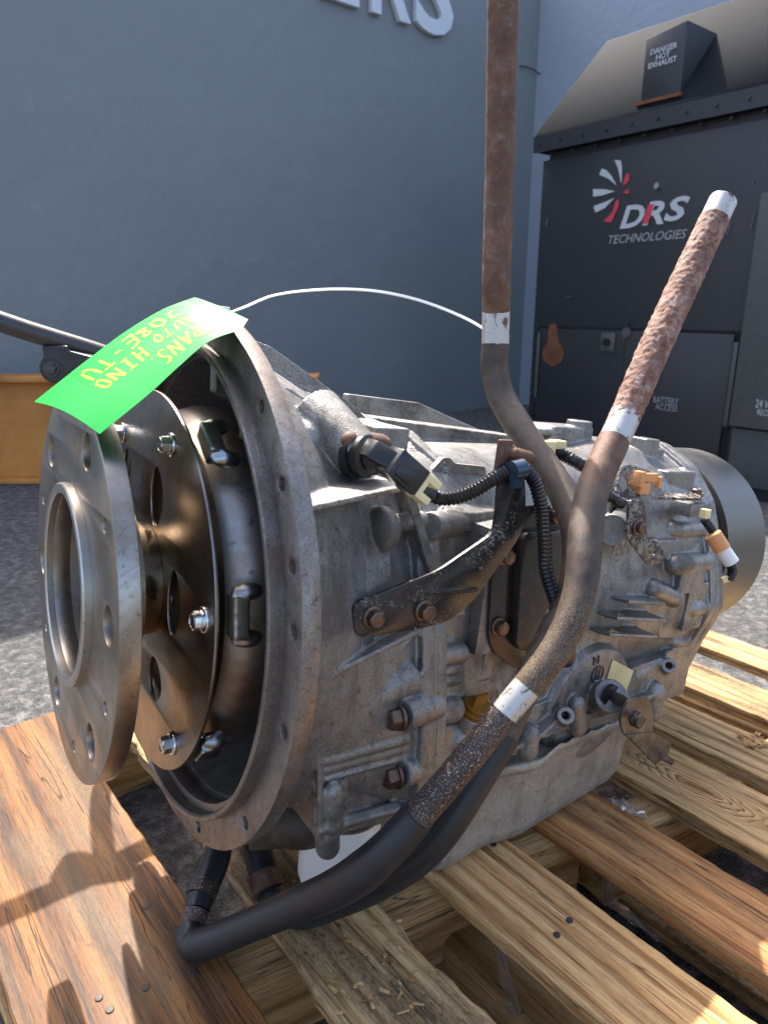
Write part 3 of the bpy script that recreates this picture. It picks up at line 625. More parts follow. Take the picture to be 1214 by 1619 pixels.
# outer skin and inner skin as one thick shell
outer = [(.011, circ_sec(.214)), (.03, circ_sec(.210)), (.09, mid_), (AS-.012, seam)]
inner = [(AS-.012, circ_sec(.10)), (.125, circ_sec(.13)), (.115, circ_sec(.175)), (.05, circ_sec(.196)), (.011, circ_sec(.203))]
secs = outer+inner+[outer[0]]
aloft(bell, secs, cap=False)
# seam flange of the bell
s_out = off(seam, .010); aloft(bell, [(AS-.014, s_out), (AS-.0012, s_out), (AS-.0012, circ_sec(.10)), (AS-.014, circ_sec(.10)), (AS-.014, s_out)], cap=False)
# top gusset
bell.prism([G(.010, .03, .225), G(.012, .03, .17), G(.15, .03, .11), G(.172, .03, .151), G(.152, .03, .166), G(.06, .03, .213)], dS*-.014)
bell.prism([G(.010, .085, .19), G(.012, .085, .14), G(.13, .085, .10), G(.14, .085, .135), G(.05, .085, .182)], dS*.008)
# sensor bulge
bell.cyl(SP(495, 668, .10), SP(571, 721, .150), .030, .0185, n=28); bell.ell(SP(505, 700, .11), dA*.045, dS*.03, dU*.026)
bell.box(SP(590, 690, .075), dA*.018, dS*.03, dU*.012)
def slab(x0, y0, s0, x1, y1, s1, dep, th, mb=bell, back=None):
    p0, p1 = SP(x0, y0, s0), SP(x1, y1, s1); e = (p1-p0).normalized(); nn = e.cross(dS).normalized(); nn = nn if nn.z > 0 else -nn
    q = [p0, p1, p1-dS*dep, p0-dS*dep]; mb.prism([v+nn*(th/2) for v in q], -nn*th)
slab(488, 806, .208, 645, 772, .180, .06, .0045)
slab(492, 1085, .205, 672, 995, .186, .05, .0045)
bell.prism([SP(492, 1085, .19), SP(520, 1125, .188), SP(668, 1000, .172), SP(640, 1010, .172)], -dS*.05)
# egg boss, short link and collar
bell.ell(SP(604, 836, .160), dA*.013, dS*.020, dU*.0185); bell.cyl(SP(620, 828, .155), SP(668, 822, .150), .008, n=16)
bell.prism([SP(640, 770, .160), SP(652, 768, .158), SP(694, 905, .165), SP(680, 908, .168)], -dS*.02)
# long horizontal barrel
bell.cyl(SP(505, 1130, .165), SP(650, 1062, .168), .0205, .019, n=28, ch=.004); bell.cyl(SP(640, 1065, .168), SP(690, 1045, .165), .010, n=18)
# bracket pad
bell.prism([SP(556, 945, .178), SP(700, 930, .170), SP(694, 1005, .172), SP(566, 1010, .180)], -dS*.03)
# pump block under the barrel
blk = [SP(503, 1178, .185), SP(640, 1140, .176), SP(692, 1150, .176), SP(694, 1262, .182), SP(640, 1282, .186), SP(506, 1318, .190)]
bell.prism([v-dS*.008 for v in blk], -dS*.075)
def band(pts, s_, r, mb=bell):
    for (x0, y0), (x1, y1) in zip(pts[:-1], pts[1:]): mb.capsule(SP(x0, y0, s_), SP(x1, y1, s_), r, n=12)
band([(508, 1186), (640, 1150)], .182, .0055); band([(510, 1200), (640, 1166)], .183, .006); band([(512, 1214), (640, 1180)], .182, .0055)
band([(512, 1232), (640, 1198)], .185, .0026); band([(505, 1182), (506, 1315)], .186, .0028); band([(508, 1312), (640, 1276)], .187, .0036); band([(540, 1296), (625, 1272)], .184, .003)
bell.capsule(SP(524, 1250, .184), SP(525, 1300, .184), .0095); band([(545, 1225), (548, 1292)], .184, .0024)
bell.prism([SP(503, 1312, .188), SP(640, 1276, .186), SP(640, 1292, .184), SP(600, 1304, .185), SP(503, 1330, .187)], -dS*.09)
bell.capsule(SP(517, 1318, .180), SP(518, 1338, .176), .0105)
# bolt bosses parallel to the shaft (heads face the bell mouth)
for bx0, by0 in ((628, 1133), (624, 1224)):
    bell.cyl(SP(bx0+8, by0-3, .186), SP(688, by0-20, .180), .0135, n=24); 
bell.prism([SP(640, 1110, .180), SP(690, 1090, .176), SP(694, 1262, .180), SP(650, 1275, .182)], -dS*.03)
bl = fuse(bell, .00125, 3, 'bell_housing'); bello = link('bell_housing', finish(bl, CAST, 0), tr)
# machined mouth flange with bolt holes, pilot ring
hol = []
for x, y in ((411, 644), (444, 765), (461, 897), (462, 1000), (449, 1160), (388, 1307), (313, 1312)):
    _, s_, u_ = APt(x, y, 0); k = .2252/hypot(s_, u_); hol.append((s_*k, u_*k, .0060))
for dg_ in (150, 172, 195, 215, 238, 128, 108): hol.append((.2252*cos(radians(dg_)), .2252*sin(radians(dg_)), .0060))
me = plate([circle(0, 0, .237, 160), circle(0, 0, .2015, 160)], .014, -dS*-1, dU, G(.0075, 0, 0), bev=.0008, holes=hol)
link('mouth_flange', finish(me, FLANGE, 30), tr)
mb = MB(); mb.lathe([(.0, .2125), (-.0102, .2125), (-.0112, .2115), (-.0112, .2086), (-.0098, .2072), (.004, .2068), (.004, .2125)], n=160); build('pilot_ring', mb, FLANGE, tr)
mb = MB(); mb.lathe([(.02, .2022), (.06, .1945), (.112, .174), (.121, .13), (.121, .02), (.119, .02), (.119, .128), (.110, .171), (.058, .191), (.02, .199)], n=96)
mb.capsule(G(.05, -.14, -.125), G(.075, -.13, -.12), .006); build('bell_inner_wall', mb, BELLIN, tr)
# torque converter
mb = MB(); mb.lathe([(.005, .005), (.005, .112), (-.006, .118), (-.014, .126), (-.0165, .134), (-.013, .142), (-.003, .150), (.012, .1545), (.035, .155), (.060, .148), (.085, .12), (.085, .005)], n=120)
conv = build('torque_converter', mb, TORQ, tr, ang=25)
mb = MB(); mb.lathe([(-.018, .122), (-.0195, .1235), (-.0195, .1275), (-.018, .129), (-.004, .129), (-.004, .122)], n=120); build('starter_ring', mb, WELD, conv)
def lug(x, y, k=1.0):
    _, s_, u_ = APt(x, y, -.018); t = atan2(u_, s_); r_ = hypot(s_, u_); m = MB()
    rad = dS*cos(t)+dU*sin(t); tg = dU*cos(t)-dS*sin(t); c = G(-.012, r_*cos(t), r_*sin(t))
    m.box(c-dA*.004, dA*.006, rad*.008, tg*.015*k)
    for e_ in (-1, 1):
        m.ell(c+tg*(.017*e_*k)+dA*.004, dA*.011, rad*.0075, tg*.0065); m.capsule(c+tg*(.010*e_*k)-dA*.004, c+tg*(.017*e_*k)-dA*.004, .0048)
    link('weld_lug', finish(fuse(m, .0012, 3, 'weld_lug'), WELD, 0), conv)
lug(330, 700); lug(372, 975); lug(318, 1182, .7); lug(212, 900)
# flexplate
def slot(x, y, w_, h_, a_=-.029, n=28):
    _, s_, u_ = APt(x, y, a_); t = atan2(u_, s_); r_ = hypot(s_, u_); out = []
    for i in range(n):
        q = 2*pi*i/n; X = w_*cos(q); Y = h_*sin(q)*(1-.25*cos(q)); rr = r_+X; out.append((rr*cos(t+Y/rr), rr*sin(t+Y/rr)))
    return out
def ehole(x, y, w_, h_, n=36):
    _, s_, u_ = APt(x, y, -.029); return [(s_+w_*cos(2*pi*i/n), u_+h_*sin(2*pi*i/n)*(1-.18*cos(2*pi*i/n))) for i in range(n)]
slots = [ehole(250, 786, .0175, .026), ehole(277, 955, .016, .028), ehole(247, 1075, .019, .020), ehole(203, 742, .014, .020)]
me = plate([circle(0, 0, .1656, 160)]+slots, .0032, dS, dU, G(-.0286, 0, 0), bev=.0005)
link('flexplate', finish(me, FLEX, 30), tr)
def hexbolt(rf, rh, h, name, mat, wash=.0):
    m = MB(); prof = [(0, rf), (.0016, rf), (.0024, rf*.92), (.0026, rh*.9)]
    m.lathe_axis(Vector((0, 0, 0)), Vector((0, 0, 1)), prof, n=28)
    hexr = lambda z, r_: [Vector((r_*cos(pi*i/3), r_*sin(pi*i/3), z)) for i in range(6)]
    m.loft([hexr(.0015, rh), hexr(h-.0008, rh), hexr(h, rh*.9)])
    m.lathe_axis(Vector((0, 0, 0)), Vector((0, 0, 1)), [(h-.0002, rh*.80), (h+.0004, rh*.78), (h+.0004, rh*.66), (h-.0004, rh*.6)], n=20)
    me = m.mesh(name); bevel(me, .0003, 1, 40); return finish(me, mat, 30)
hz_ = hexbolt(.0098, .0074, .0095, 'bolt', ZINC); hb_ = hexbolt(.0092, .0072, .0088, 'bolt', BROWN); hb2 = hexbolt(.0085, .0062, .0075, 'bolt', BROWN)
for x, y in ((192, 684), (268, 703), (320, 980), (270, 1176)):
    _, s_, u_ = APt(x, y, -.032); link('bolt', hz_, tr, dirmat(G(-.0302, s_, u_), -dA, random.random()))
_, s_, u_ = APt(272, 945, -.010); link('bolt', hz_, tr, dirmat(G(-.012, s_, u_), -dA, .3))
# hub behind the front plate
mb = MB(); mb.lathe([(-.0790, .0772), (-.0790, .0785), (-.0575, .0785), (-.0545, .076), (-.052, .052), (-.0305, .050), (-.0305, .030), (-.0500, .030), (-.0525, .0772)], n=96); build('crank_hub', mb, HUB, tr)
# front adapter plate
hs = []
for x, y, r_ in ((80, 700, .0152), (139, 703, .0152), (63, 880, .0152), (181, 1001, .0152), (146, 1195, .0152), (89, 1105, .0152), (64, 773, .0062), (168, 828, .0062), (70, 995, .0062), (174, 1146, .0062), (117, 1184, .0062)):
    _, s_, u_ = APt(x, y, -.094); k = (.133 if r_ > .01 else .140)/hypot(s_, u_); hs.append((s_*k, u_*k, r_))
me = plate([circle(0, 0, .1622, 200), circle(0, 0, .0770, 120)], .0150, dS, dU, G(-.0865, 0, 0), bev=.0008, holes=hs)
link('adapter_plate', finish(me, PLATE, 30), tr)
mb = MB(); mb.lathe([(-.0785, .0855), (-.0995, .0855), (-.1008, .0842), (-.1008, .0785), (-.0995, .0768), (-.0785, .0766)], n=140)
build('adapter_bore', mb, BORE, tr)
mb = MB(); mb.lathe([(-.0995, .0767), (-.0995, .0770), (-.0530, .0770), (-.0530, .0767)], n=140); build('bore_liner', mb, BORE, tr)
# main case
mc = MB()
m0 = off(seam, -.002)
m1 = star([(0, .137), (.075, .130), (.115, .105), (.142, .065), (.150, -.01), (.155, -.10), (.152, -.165), (.135, -.195), (0, -.20)])
m2 = star([(0, .135), (.060, .134), (.100, .112), (.128, .060), (.138, -.01), (.145, -.09), (.140, -.16), (.125, -.185), (0, -.19)])
m3 = star([(0, .138), (.055, .134), (.100, .108), (.132, .058), (.145, .0), (.145, -.08), (.135, -.15), (.12, -.175), (0, -.18)])
aloft(mc, [(AS+.0012, m0), (.20, m1), (.26, m2), (.40, m2), (.47, m3)])
s_o2 = off(seam, .0095); aloft(mc, [(AS+.0012, s_o2), (AS+.013, s_o2)])
# raised top deck and sloping web
mc.prism([G(.172, -.03, .156), G(.40, -.03, .142), G(.43, -.03, .12), G(.17, -.03, .10)], dS*.05)
mc.prism([G(.20, -.075, .172), G(.30, -.075, .168), G(.40, -.075, .14), G(.41, -.075, .10), G(.19, -.075, .10)], dS*.012)
mc.prism([G(.195, .045, .150), G(.205, .045, .150), G(.215, .10, .12), G(.215, .12, .09), G(.19, .12, .09)], dA*.006)
# little upright tab with an eye
tb = [SPt(*p, .095) for p in ((680, 800), (680, 742), (690, 731), (697, 723), (708, 723), (716, 732), (764, 737), (771, 800))]
me = plate([rounded([(a_, u_) for a_, s_, u_ in tb], .003)], .006, dA, dU, G(0, .095, 0), holes=[(SPt(701, 733, .095)[0], SPt(701, 733, .095)[2], .0032)])
tabm = me
# flat lug beside it
mc.prism([SP(699, 797, .130), SP(748, 792, .105), SP(784, 796, .105), SP(795, 806, .125), SP(748, 812, .140), SP(706, 806, .145)], -dU*.018)
mc.cyl(SP(680, 832, .150), SP(720, 826, .135), .0125, n=20); mc.ell(SP(712, 822, .13), dA*.018, dS*.015, dU*.014)
# flat pad right of the seam, ribs
mc.prism([SP(694, 905, .160), SP(768, 880, .150), SP(772, 1000, .150), SP(736, 1030, .155), SP(736, 1085, .158), SP(694, 1150, .165)], -dS*.03)
mc.prism([SP(700, 1010, .163), SP(728, 1012, .160), SP(738, 1100, .162), SP(700, 1110, .166)], -dS*.03)
for y_, r_ in ((1034, .0105), (1059, .0055), (1076, .0045)): mc.capsule(SP(690, y_+3, .165), SP(724, y_-2, .162), r_, n=16)
mc.capsule(SP(688, 1126, .168), SP(712, 1120, .164), .0135, n=18)
mc.prism([SP(700, 1150, .165), SP(770, 1130, .15), SP(860, 1120, .15), SP(830, 1190, .155), SP(700, 1230, .168)], -dS*.04)
mc.ell(SP(722, 1170, .158), dA*.016, dS*.014, dU*.018); mc.capsule(SP(835, 1160, .160), SP(833, 1185, .162), .0115, n=18); mc.capsule(SP(911, 1113, .160), SP(912, 1150, .160), .0105, n=18)
mc.capsule(SP(1032, 1092, .150), SP(1028, 1125, .150), .0135, n=20)
mc.prism([SP(768, 1020, .140), SP(776, 1020, .140), SP(806, 1130, .150), SP(796, 1132, .150)], -dS*.03)
# selector cover: big round bulge
_, cs, cu_ = 0, 0, 0
ca_, _, cu_ = SPt(940, 1118, .158)
mc.lathe_axis(G(ca_, .08, cu_), dS, [(0, .074), (.066, .072), (.073, .067), (.0745, .058), (.0735, .0)], n=64)
mc.prism([SP(742, 1200, .150), SP(820, 1125, .150), SP(1060, 1035, .145), SP(1050, 1105, .145), SP(985, 1128, .152), SP(880, 1160, .158), SP(800, 1196, .160), SP(742, 1225, .158)], -dS*.05)
# ledge above the pan
led = [(690, 1238), (735, 1218), (772, 1200), (812, 1184), (858, 1160), (882, 1138), (930, 1130), (985, 1115), (1040, 1096)]
for i in range(len(led)-1):
    (x0, y0), (x1, y1) = led[i], led[i+1]; s0 = .168-.001*i; p0, p1 = SP(x0, y0, s0), SP(x1, y1, s0-.001); mc.prism([p0, p1, p1-dS*.05, p0-dS*.05], -dU*.006)
# threaded bosses towards the viewer
mc.pipe(SP(884, 1136, .140), SP(894, 1131, .170), .0095, .0042); mc.pipe(SP(1040, 1058, .120), SP(1057, 1052, .155), .0095, .0042)
mc.cyl(SP(940, 1108, .14), SP(966, 1100, .180), .0185, n=32, ch=.001)
mc.prism([SP(708, 948, .162), SP(724, 946, .162), SP(737, 958, .162), SP(736, 974, .162), SP(712, 978, .162), SP(706, 966, .162)], -dS*.02)
# right hand lower skirts
mc.box(SP(770, 985, .135), dA*.008, dS*.012, dU*.055)
casem = fuse(mc, .00125, 3, 'main_case'); caseo = link('main_case', finish(casem, CAST, 0), tr)
link('eye_tab', finish(tabm, CAST, 30), tr)
mb = MB(); c_ = SP(722, 962, .1625); mb.cyl(c_-dS*.004, c_+dS*.0004, .0045, n=20); build('threaded_hole', mb, MARK, caseo)
mb = MB(); c_ = SP(966, 1100, .1802); mb.cyl(c_-dS*.004, c_+dS*.0005, .0125, n=28); build('shaft_seal', mb, RUBBER, caseo)
mb = MB(); p0, p1 = SP(695, 797, .138), SP(745, 800, .133)
# gasket line in the seam
mb = MB(); g1 = off(seam, .0093); aloft(mb, [(AS-.0013, g1), (AS+.0013, g1)]); build('seam_gasket', mb, m_plain('gasket', (.25, .21, .15), .7), tr)
# rear case
rc = MB()
r0 = star([(0, .138), (.055, .134), (.100, .108), (.132, .058), (.142, .0), (.142, -.08), (.13, -.13), (.11, -.155), (0, -.16)])
r1 = star([(0, .146), (.06, .139), (.108, .108), (.136, .050), (.150, -.02), (.146, -.075), (.125, -.125), (.09, -.165), (0, -.175)])
r2 = star([(0, .142), (.04, .140), (.085, .118), (.118, .080), (.140, .022), (.158, -.046), (.142, -.094), (.122, -.18), (.07, -.20), (0, -.20)], sm=12)
aloft(rc, [(.462, r0), (.50, r1), (.55, r1), (.615, r2), (.628, r2)])
rl = off(r2, .006); aloft(rc, [(.622, rl), (.634, rl)]); aloft(rc, [(.637, rl), (.650, rl)]); aloft(rc, [(.63, r2), (.655, r2), (.672, off(r2, -.03))])
for y_, x0, x1, s_ in ((948, 978, 1052, .172), (974, 960, 1054, .176), (1000, 948, 1040, .176)): 
    p0, p1, p2 = SP(x0, y_-2, s_-.02), SP(x1, y_+5, s_), SP(x0+16, y_+1, s_); rc.prism([p0, p2, p1, p1-dS*.06, p0-dS*.05], -dU*.0042)
rc.box(SP(1070, 905, .135), dA*.026, dS*.022, dU*.020); rc.capsule(SP(1066, 893, .152), SP(1112, 888, .140), .0125); rc.capsule(SP(1030, 930, .150), SP(1066, 946, .150), .011)
rc.capsule(SP(1090, 960, .150), SP(1118, 955, .143), .013); rc.box(SP(1075, 950, .135), dA*.020, dS*.022, dU*.030)
rc.prism([SP(1045, 975, .150), SP(1095, 975, .145), SP(1085, 1010, .140), SP(1040, 1010, .148)], -dS*.05)
rc.capsule(SP(1065, 1014, .140), SP(1085, 1012, .135), .0085); rc.box(SP(1035, 1050, .115), dA*.030, dS*.03, dU*.035)
rc.capsule(SP(1070, 838, .135), SP(1105, 836, .128), .010); rc.ell(SP(1060, 836, .130), dA*.013, dS*.013, dU*.011)
rc.prism([SP(1040, 855, .146), SP(1105, 850, .135), SP(1105, 880, .138), SP(1040, 885, .150)], -dS*.03)
rc.box(SP(1050, 765, .085), dA*.03, dS*.022, dU*.020); rc.cyl(SP(975, 830, .10), SP(966, 838, .155), .020, .017, n=24)
# caps and bolt blocks on top
rc.box(G(.475, .0, .140), dA*.035, dS*.026, dU*.018); rc.ell(G(.45, .005, .150), dA*.022, dS*.022, dU*.010); rc.cyl(G(.50, .01, .14), G(.50, .01, .166), .016, n=24)
rc.box(G(.575, .055, .142), dA*.014, dS*.014, dU*.011); rc.box(G(.60, .055, .120), dA*.008, dS*.010, dU*.020)
rear = link('rear_case', finish(fuse(rc, .00125, 3, 'rear_case'), CASTD, 0), tr)
for p, d_ in ((SP(1128, 895, .13), dA), (SP(1132, 942, .14), dA), (SP(1086, 1046, .12), dA), (SP(1102, 1008, .13), dA)):
    q = G(.650, -p.y, p.z+BASE[2]); link('bolt', hb2, rear, dirmat(Vector((G(.650, 0, 0).x, p.y, p.z)), dA, .2))
# cast marks: N and neutral symbol, serial lettering
def stext(tx, x, y, s_, size, mat=MARK, par=caseo, rot=0.0, off_=.0003):
    p = SP(x, y, s_); ex, ey = dA*cos(rot)+dU*sin(rot), dU*cos(rot)-dA*sin(rot)
    return link('cast_lettering', finish(text_mesh(tx, size, ex, ey, p+dS*.0006, t=.0008, offset=off_), mat, 0), par)
stext('N', 936, 1052, .1545, .014, rot=.10)
p = SP(944, 1066, .1548); mk = plate([circle(0, 0, .0105, 40), circle(0, 0, .0092, 40)], .0008, dA, dU, p+dS*.0003); link('cast_mark', finish(mk, MARK, 0), caseo)
for k in (-1, 1): mbx = MB(); mbx.box(p+dA*(.0028*k)+dS*.0004, dA*.0006, dS*.0004, dU*.007); build('cast_mark', mbx, MARK, caseo)
mbx = MB(); mbx.box(SP(947, 1090, .1548)+dS*.0003, dA*.0008, dS*.0004, dU*.004); build('cast_mark', mbx, MARK, caseo)
stext('AW', 964, 882, .1490, .022, mat=CASTD, par=rear, rot=.12, off_=.0006)
st = [SPt(*p, .1545) for p in ((967, 1042), (1000, 1060), (986, 1098), (955, 1082))]
link('sticker', finish(plate([rounded([(a_, u_) for a_, s_, u_ in st], .002)], .0008, dA, dU, G(0, .1553, 0)), STICK, 0), caseo)
# pan
pan = MB()
def pan_top(a_): 
    T_ = [(.17, -.205), (.25, -.196), (.30, -.190), (.345, -.187), (.362, -.176), (.385, -.166), (.42, -.170), (.50, -.174), (.60, -.176)]
    for (x0, y0), (x1, y1) in zip(T_[:-1], T_[1:]):
        if a_ <= x1: return y0+(y1-y0)*max(0, (a_-x0)/(x1-x0))
    return T_[-1][1]
def pan_bot(a_): return -.3125+(a_-.26)*.134 if a_ < 2 else 0
out_ = rounded([(.222, .150), (.300, .146), (.350, .160), (.530, .148), (.548, .120), (.548, -.13), (.222, -.13)], .035, 8)
cxp, cyp = .385, .0
def pring(k, f, dz=0.0): 
    r_ = []
    for a_, s_ in out_:
        d_ = Vector((a_-cxp, s_-cyp)); d_ = d_*(1+k/d_.length); aa, ss = cxp+d_.x, cyp+d_.y
        r_.append(G(aa, ss, pan_top(aa)*(1-f)+pan_bot(aa)*f+dz))
    return r_
pan.loft([pring(.004, 0, .001), pring(.006, 0, -.002), pring(.006, 0, -.009), pring(.0, .0, -.013), pring(-.002, .3), pring(-.004, .6), pring(-.006, .80), pring(-.012, .92), pring(-.022, .985), pring(-.04, 1.0)])
link('oil_pan', finish(fuse(pan, .0024, 4, 'oil_pan'), PAN, 0), tr)
# filter
fc = GP(540, 1288, .655); mb = MB(); fd = -dU
mb.lathe_axis(fc, fd, [(-.006, .030), (-.006, .0365), (-.002, .0378), (.014, .0378), (.020, .0372), (.060, .036), (.068, .033), (.072, .026), (.073, .0)], n=64)
flt = build('oil_filter', mb, FILT, tr, ang=40)
mb = MB(); mb.lathe_axis(fc, fd, [(-.018, .0), (-.018, .033), (-.010, .033), (-.0085, .0365), (-.006, .0365), (-.005, .033)], n=64); build('filter_rim', mb, FLANGE, flt)
mb = MB(); mb.cyl(fc+dU*.022, fc+dU*.006, .031, n=40, ch=.003); mb.box(fc+dU*.025+dA*.01, dA*.04, dS*.03, dU*.010); build('filter_mount', mb, CAST, tr)
# starter-side lump behind the filter, dark with oil
mb = MB(); mb.ell(G(.09, .10, -.20), dA*.045, dS*.05, dU*.035); mb.cyl(G(.05, .08, -.215), G(.14, .12, -.21), .03, n=24); link('drain_housing', finish(fuse(mb, .003, 2), PIPED, 0), tr)
# drum
D0, D1 = .689, .788
mb = MB(); mb.lathe([(D0, .134), (D1-.003, .134), (D1, .131), (D1, .03), (D1-.008, .03), (D1-.008, .122), (D0, .1255)], n=160); drum = build('brake_drum', mb, DRUM, tr, ang=30)
mb = MB(); mb.lathe([(D0+.004, .124), (D0+.004, .112), (D0+.03, .112), (D0+.03, .124)], n=120); build('brake_lining', mb, DARKIN, drum)
mb = MB(); mb.lathe([(D0+.030, .118), (D0+.030, .02), (D0+.036, .02), (D0+.036, .118)], n=80); build('backing_plate', mb, DARKIN, drum)
mb = MB(); mb.cyl(G(.655, 0, 0), G(.78, 0, 0), .045, n=40); mb.capsule(G(.70, .085, .045), G(.70, .105, -.03), .008); build('output_shaft', mb, DARKIN, drum)
# black side cover
cv = [SPt(*p, .168) for p in ((812, 800), (905, 800), (905, 1052), (812, 1056), (778, 1030), (769, 1005), (777, 850))]
me = plate([rounded([(a_, u_) for a_, s_, u_ in cv], .016, 8)], .004, dA, dU, G(0, .170, 0), bev=.001); cov = link('side_cover', finish(me, COVER, 30), tr)
iv = [SPt(*p, .172) for p in ((816, 842), (905, 836), (905, 1000), (812, 1018), (806, 1010))]
me = plate([rounded([(a_, u_) for a_, s_, u_ in iv], .006, 6)], .014, dA, dU, G(0, .177, 0), bev=.003); link('raised_panel', finish(me, COVER, 30), cov)
mb = MB(); mb.box(G((cv[0][0]+cv[1][0])/2, .150, (cv[0][2]+cv[3][2])/2), dA*.06, dS*.018, dU*.06); build('cover_seat', mb, CAST, tr)
for x, y in ((797, 879), (787, 990), (872, 815), (846, 1028)): link('bolt', hb_, cov, dirmat(SP(x, y, .172), dS, random.random()*.6+.2))
# chipped bracket carrying the harness clip
SB = .190
bk = [(556, 955), (692, 902), (780, 842), (784, 800), (788, 752), (826, 750), (828, 800), (822, 842), (798, 876), (772, 912), (746, 948), (706, 980), (660, 992), (562, 1006)]
bp = [SPt(*p, SB) for p in bk]; me = plate([rounded([(a_, u_) for a_, s_, u_ in bp], .009, 6)], .0042, dA, dU, G(0, SB, 0), bev=.0008)
brk = link('harness_bracket', finish(me, CHIP, 30), tr)
mb = MB(); mb.capsule(SP(672, 934, SB-.0010), SP(748, 930, SB-.0012), .0042, n=14); build('pressed_rib', mb, CHIP, brk)
for x, y in ((588, 975), (669, 965)): link('bolt', hb_, brk, dirmat(SP(x, y, SB+.002), dS, .3+x*.01))
# end lug of the bracket
mb = MB(); mb.box(SP(795, 725, SB-.004), dA*.008, dS*.002, dU*.016); mb.capsule(SP(812, 718, SB), SP(836, 724, SB-.02), .006); link('bracket_lug', finish(fuse(mb, .0012, 2), RUST2, 0), brk)
for x, y in ((622, 1137), (617, 1229)): link('bolt', hexbolt(.0115, .0095, .012, 'bolt', BROWN), tr, dirmat(SP(x+10, y-3, .186), -dA, .2))
# filler port with amber plug
mb = MB(); pc = SP(741, 1138, .156); mb.lathe_axis(pc-dU*.02, dU*.9+dS*.25-dA*.05, [(0, .017), (.034, .0165), (.036, .015)], n=36); port = build('dipstick_port', mb, PAN, tr)
top = pc-dU*.02+(dU*.9+dS*.25-dA*.05).normalized()*.036; pd = (dU*.9+dS*.25-dA*.05).normalized()
mb = MB(); mb.lathe_axis(top, pd, [(0, .0165), (.004, .0165), (.005, .013), (.008, .013), (.009, .009)], n=32); plug = build('plug', mb, AMBER, port)
mb = MB(); mb.box(top+pd*.014, dA*.008, dS*.0018, pd*.007); build('plug_tab', mb, AMBER, plug); mb = MB(); mb.capsule(top+dA*.012+pd*.002, top+dA*.028-pd*.002, .0022); build('paint_mark', mb, TEAL, port)
# shift shaft and lever
mb = MB(); mb.cyl(SP(966, 1100, .176), SP(1000, 1118, .212), .0065, n=20); sh = build('selector_shaft', mb, PIPED, tr)
SL = .212
lv = [SPt(*p, SL) for p in ((992, 1104), (1022, 1100), (1030, 1130), (1028, 1160), (1010, 1172), (985, 1162), (978, 1135))]
me = plate([rounded([(a_, u_) for a_, s_, u_ in lv], .010, 8)], .004, dA, dU, G(0, SL, 0), bev=.0008); lev = link('selector_lever', finish(me, LEVER, 30), tr)
mb = MB(); q = [SP(984, 1160, SL), SP(1026, 1156, SL), SP(1056, 1172, SL-.016), SP(1050, 1196, SL-.018), SP(1030, 1206, SL-.014), SP(1004, 1180, SL-.002)]
mb.prism(q, dS*.004+dA*.001); me = mb.mesh('lever_foot'); bevel(me, .001); link('lever_foot', finish(me, LEVER), lev)
mb = MB(); mb.cyl(SP(1036, 1190, SL-.016), SP(1064, 1206, SL+.004), .0042, n=16); build('lever_stud', mb, RUST2, lev)
link('nut', hexbolt(.0085, .0085, .008, 'nut', m_steel('dark_nut', (.12, .11, .10), (.08, .06, .05), .3, .5)), lev, dirmat(SP(1003, 1136, SL+.002), dS, .4))
mb = MB(); c_ = SP(1003, 1136, SL+.01); mb.cyl(c_, c_+dS*.006, .0045, n=16); build('stud_end', mb, PIPED, lev)
# worn brackets at the rear: clip plate and small drop link
def sheet(pts, t, name, mat, par=tr):
    """bent sheet: pts rows of (Vector, Vector) across the strip"""
    m = MB(); 
    for (a0, b0), (a1, b1) in zip(pts[:-1], pts[1:]):
        nn = (b0-a0).cross(a1-a0).normalized()*t; m.prism([a0, b0, b1, a1], nn)
    me = m.mesh(name); return link(name, finish(me, mat, 30), par)
sheet([(SP(978, 738, .150), SP(962, 812, .160)), (SP(992, 735, .150), SP(985, 790, .165)), (SP(1022, 746, .150), SP(1014, 792, .168)), (SP(1048, 785, .150), SP(1030, 790, .168)), (SP(1112, 783, .140), SP(1104, 792, .160))], .003, 'clip_bracket', CHIP2)
mb = MB(); mb.box(SP(1088, 803, .140), dA*.018, dS*.014, dU*.008); me = mb.mesh('spacer_block'); bevel(me, .001); link('spacer_block', finish(me, CASTD), tr)
link('bolt', hb2, tr, dirmat(SP(1100, 783, .142), dU, .5))
mb = MB(); mb.box(SP(1022, 755, .170), dA*.016, dS*.003, dU*.0045); mb.box(SP(1010, 757, .170), dA*.004, dS*.005, dU*.008); mb.box(SP(1016, 772, .170), dA*.008, dS*.003, dU*.006); mb.box(SP(1040, 762, .170), dA*.003, dS*.003, dU*.006); me = mb.mesh('orange_clip'); bevel(me, .0008); link('clip', finish(me, ORANGE), tr, label='faded orange plastic clip')
lk = [SPt(*p, .180) for p in ((992, 790), (1016, 792), (1018, 842), (1047, 872), (1042, 888), (1022, 893), (988, 848))]
me = plate([rounded([(a_, u_) for a_, s_, u_ in lk], .006, 6)], .0032, dA, dU, G(0, .181, 0), bev=.0006, holes=[(SPt(1031, 874, .18)[0], SPt(1031, 874, .18)[2], .003)]); dl = link('drop_link', finish(me, CHIP2, 30), tr)
sheet([(SP(958, 790, .168), SP(958, 786, .150)), (SP(992, 792, .182), SP(992, 788, .160)), (SP(1016, 794, .182), SP(1016, 789, .160))], .003, 'link_shelf', CHIP2)
link('bolt', hb2, dl, dirmat(SP(1007, 833, .183), dS, .5))
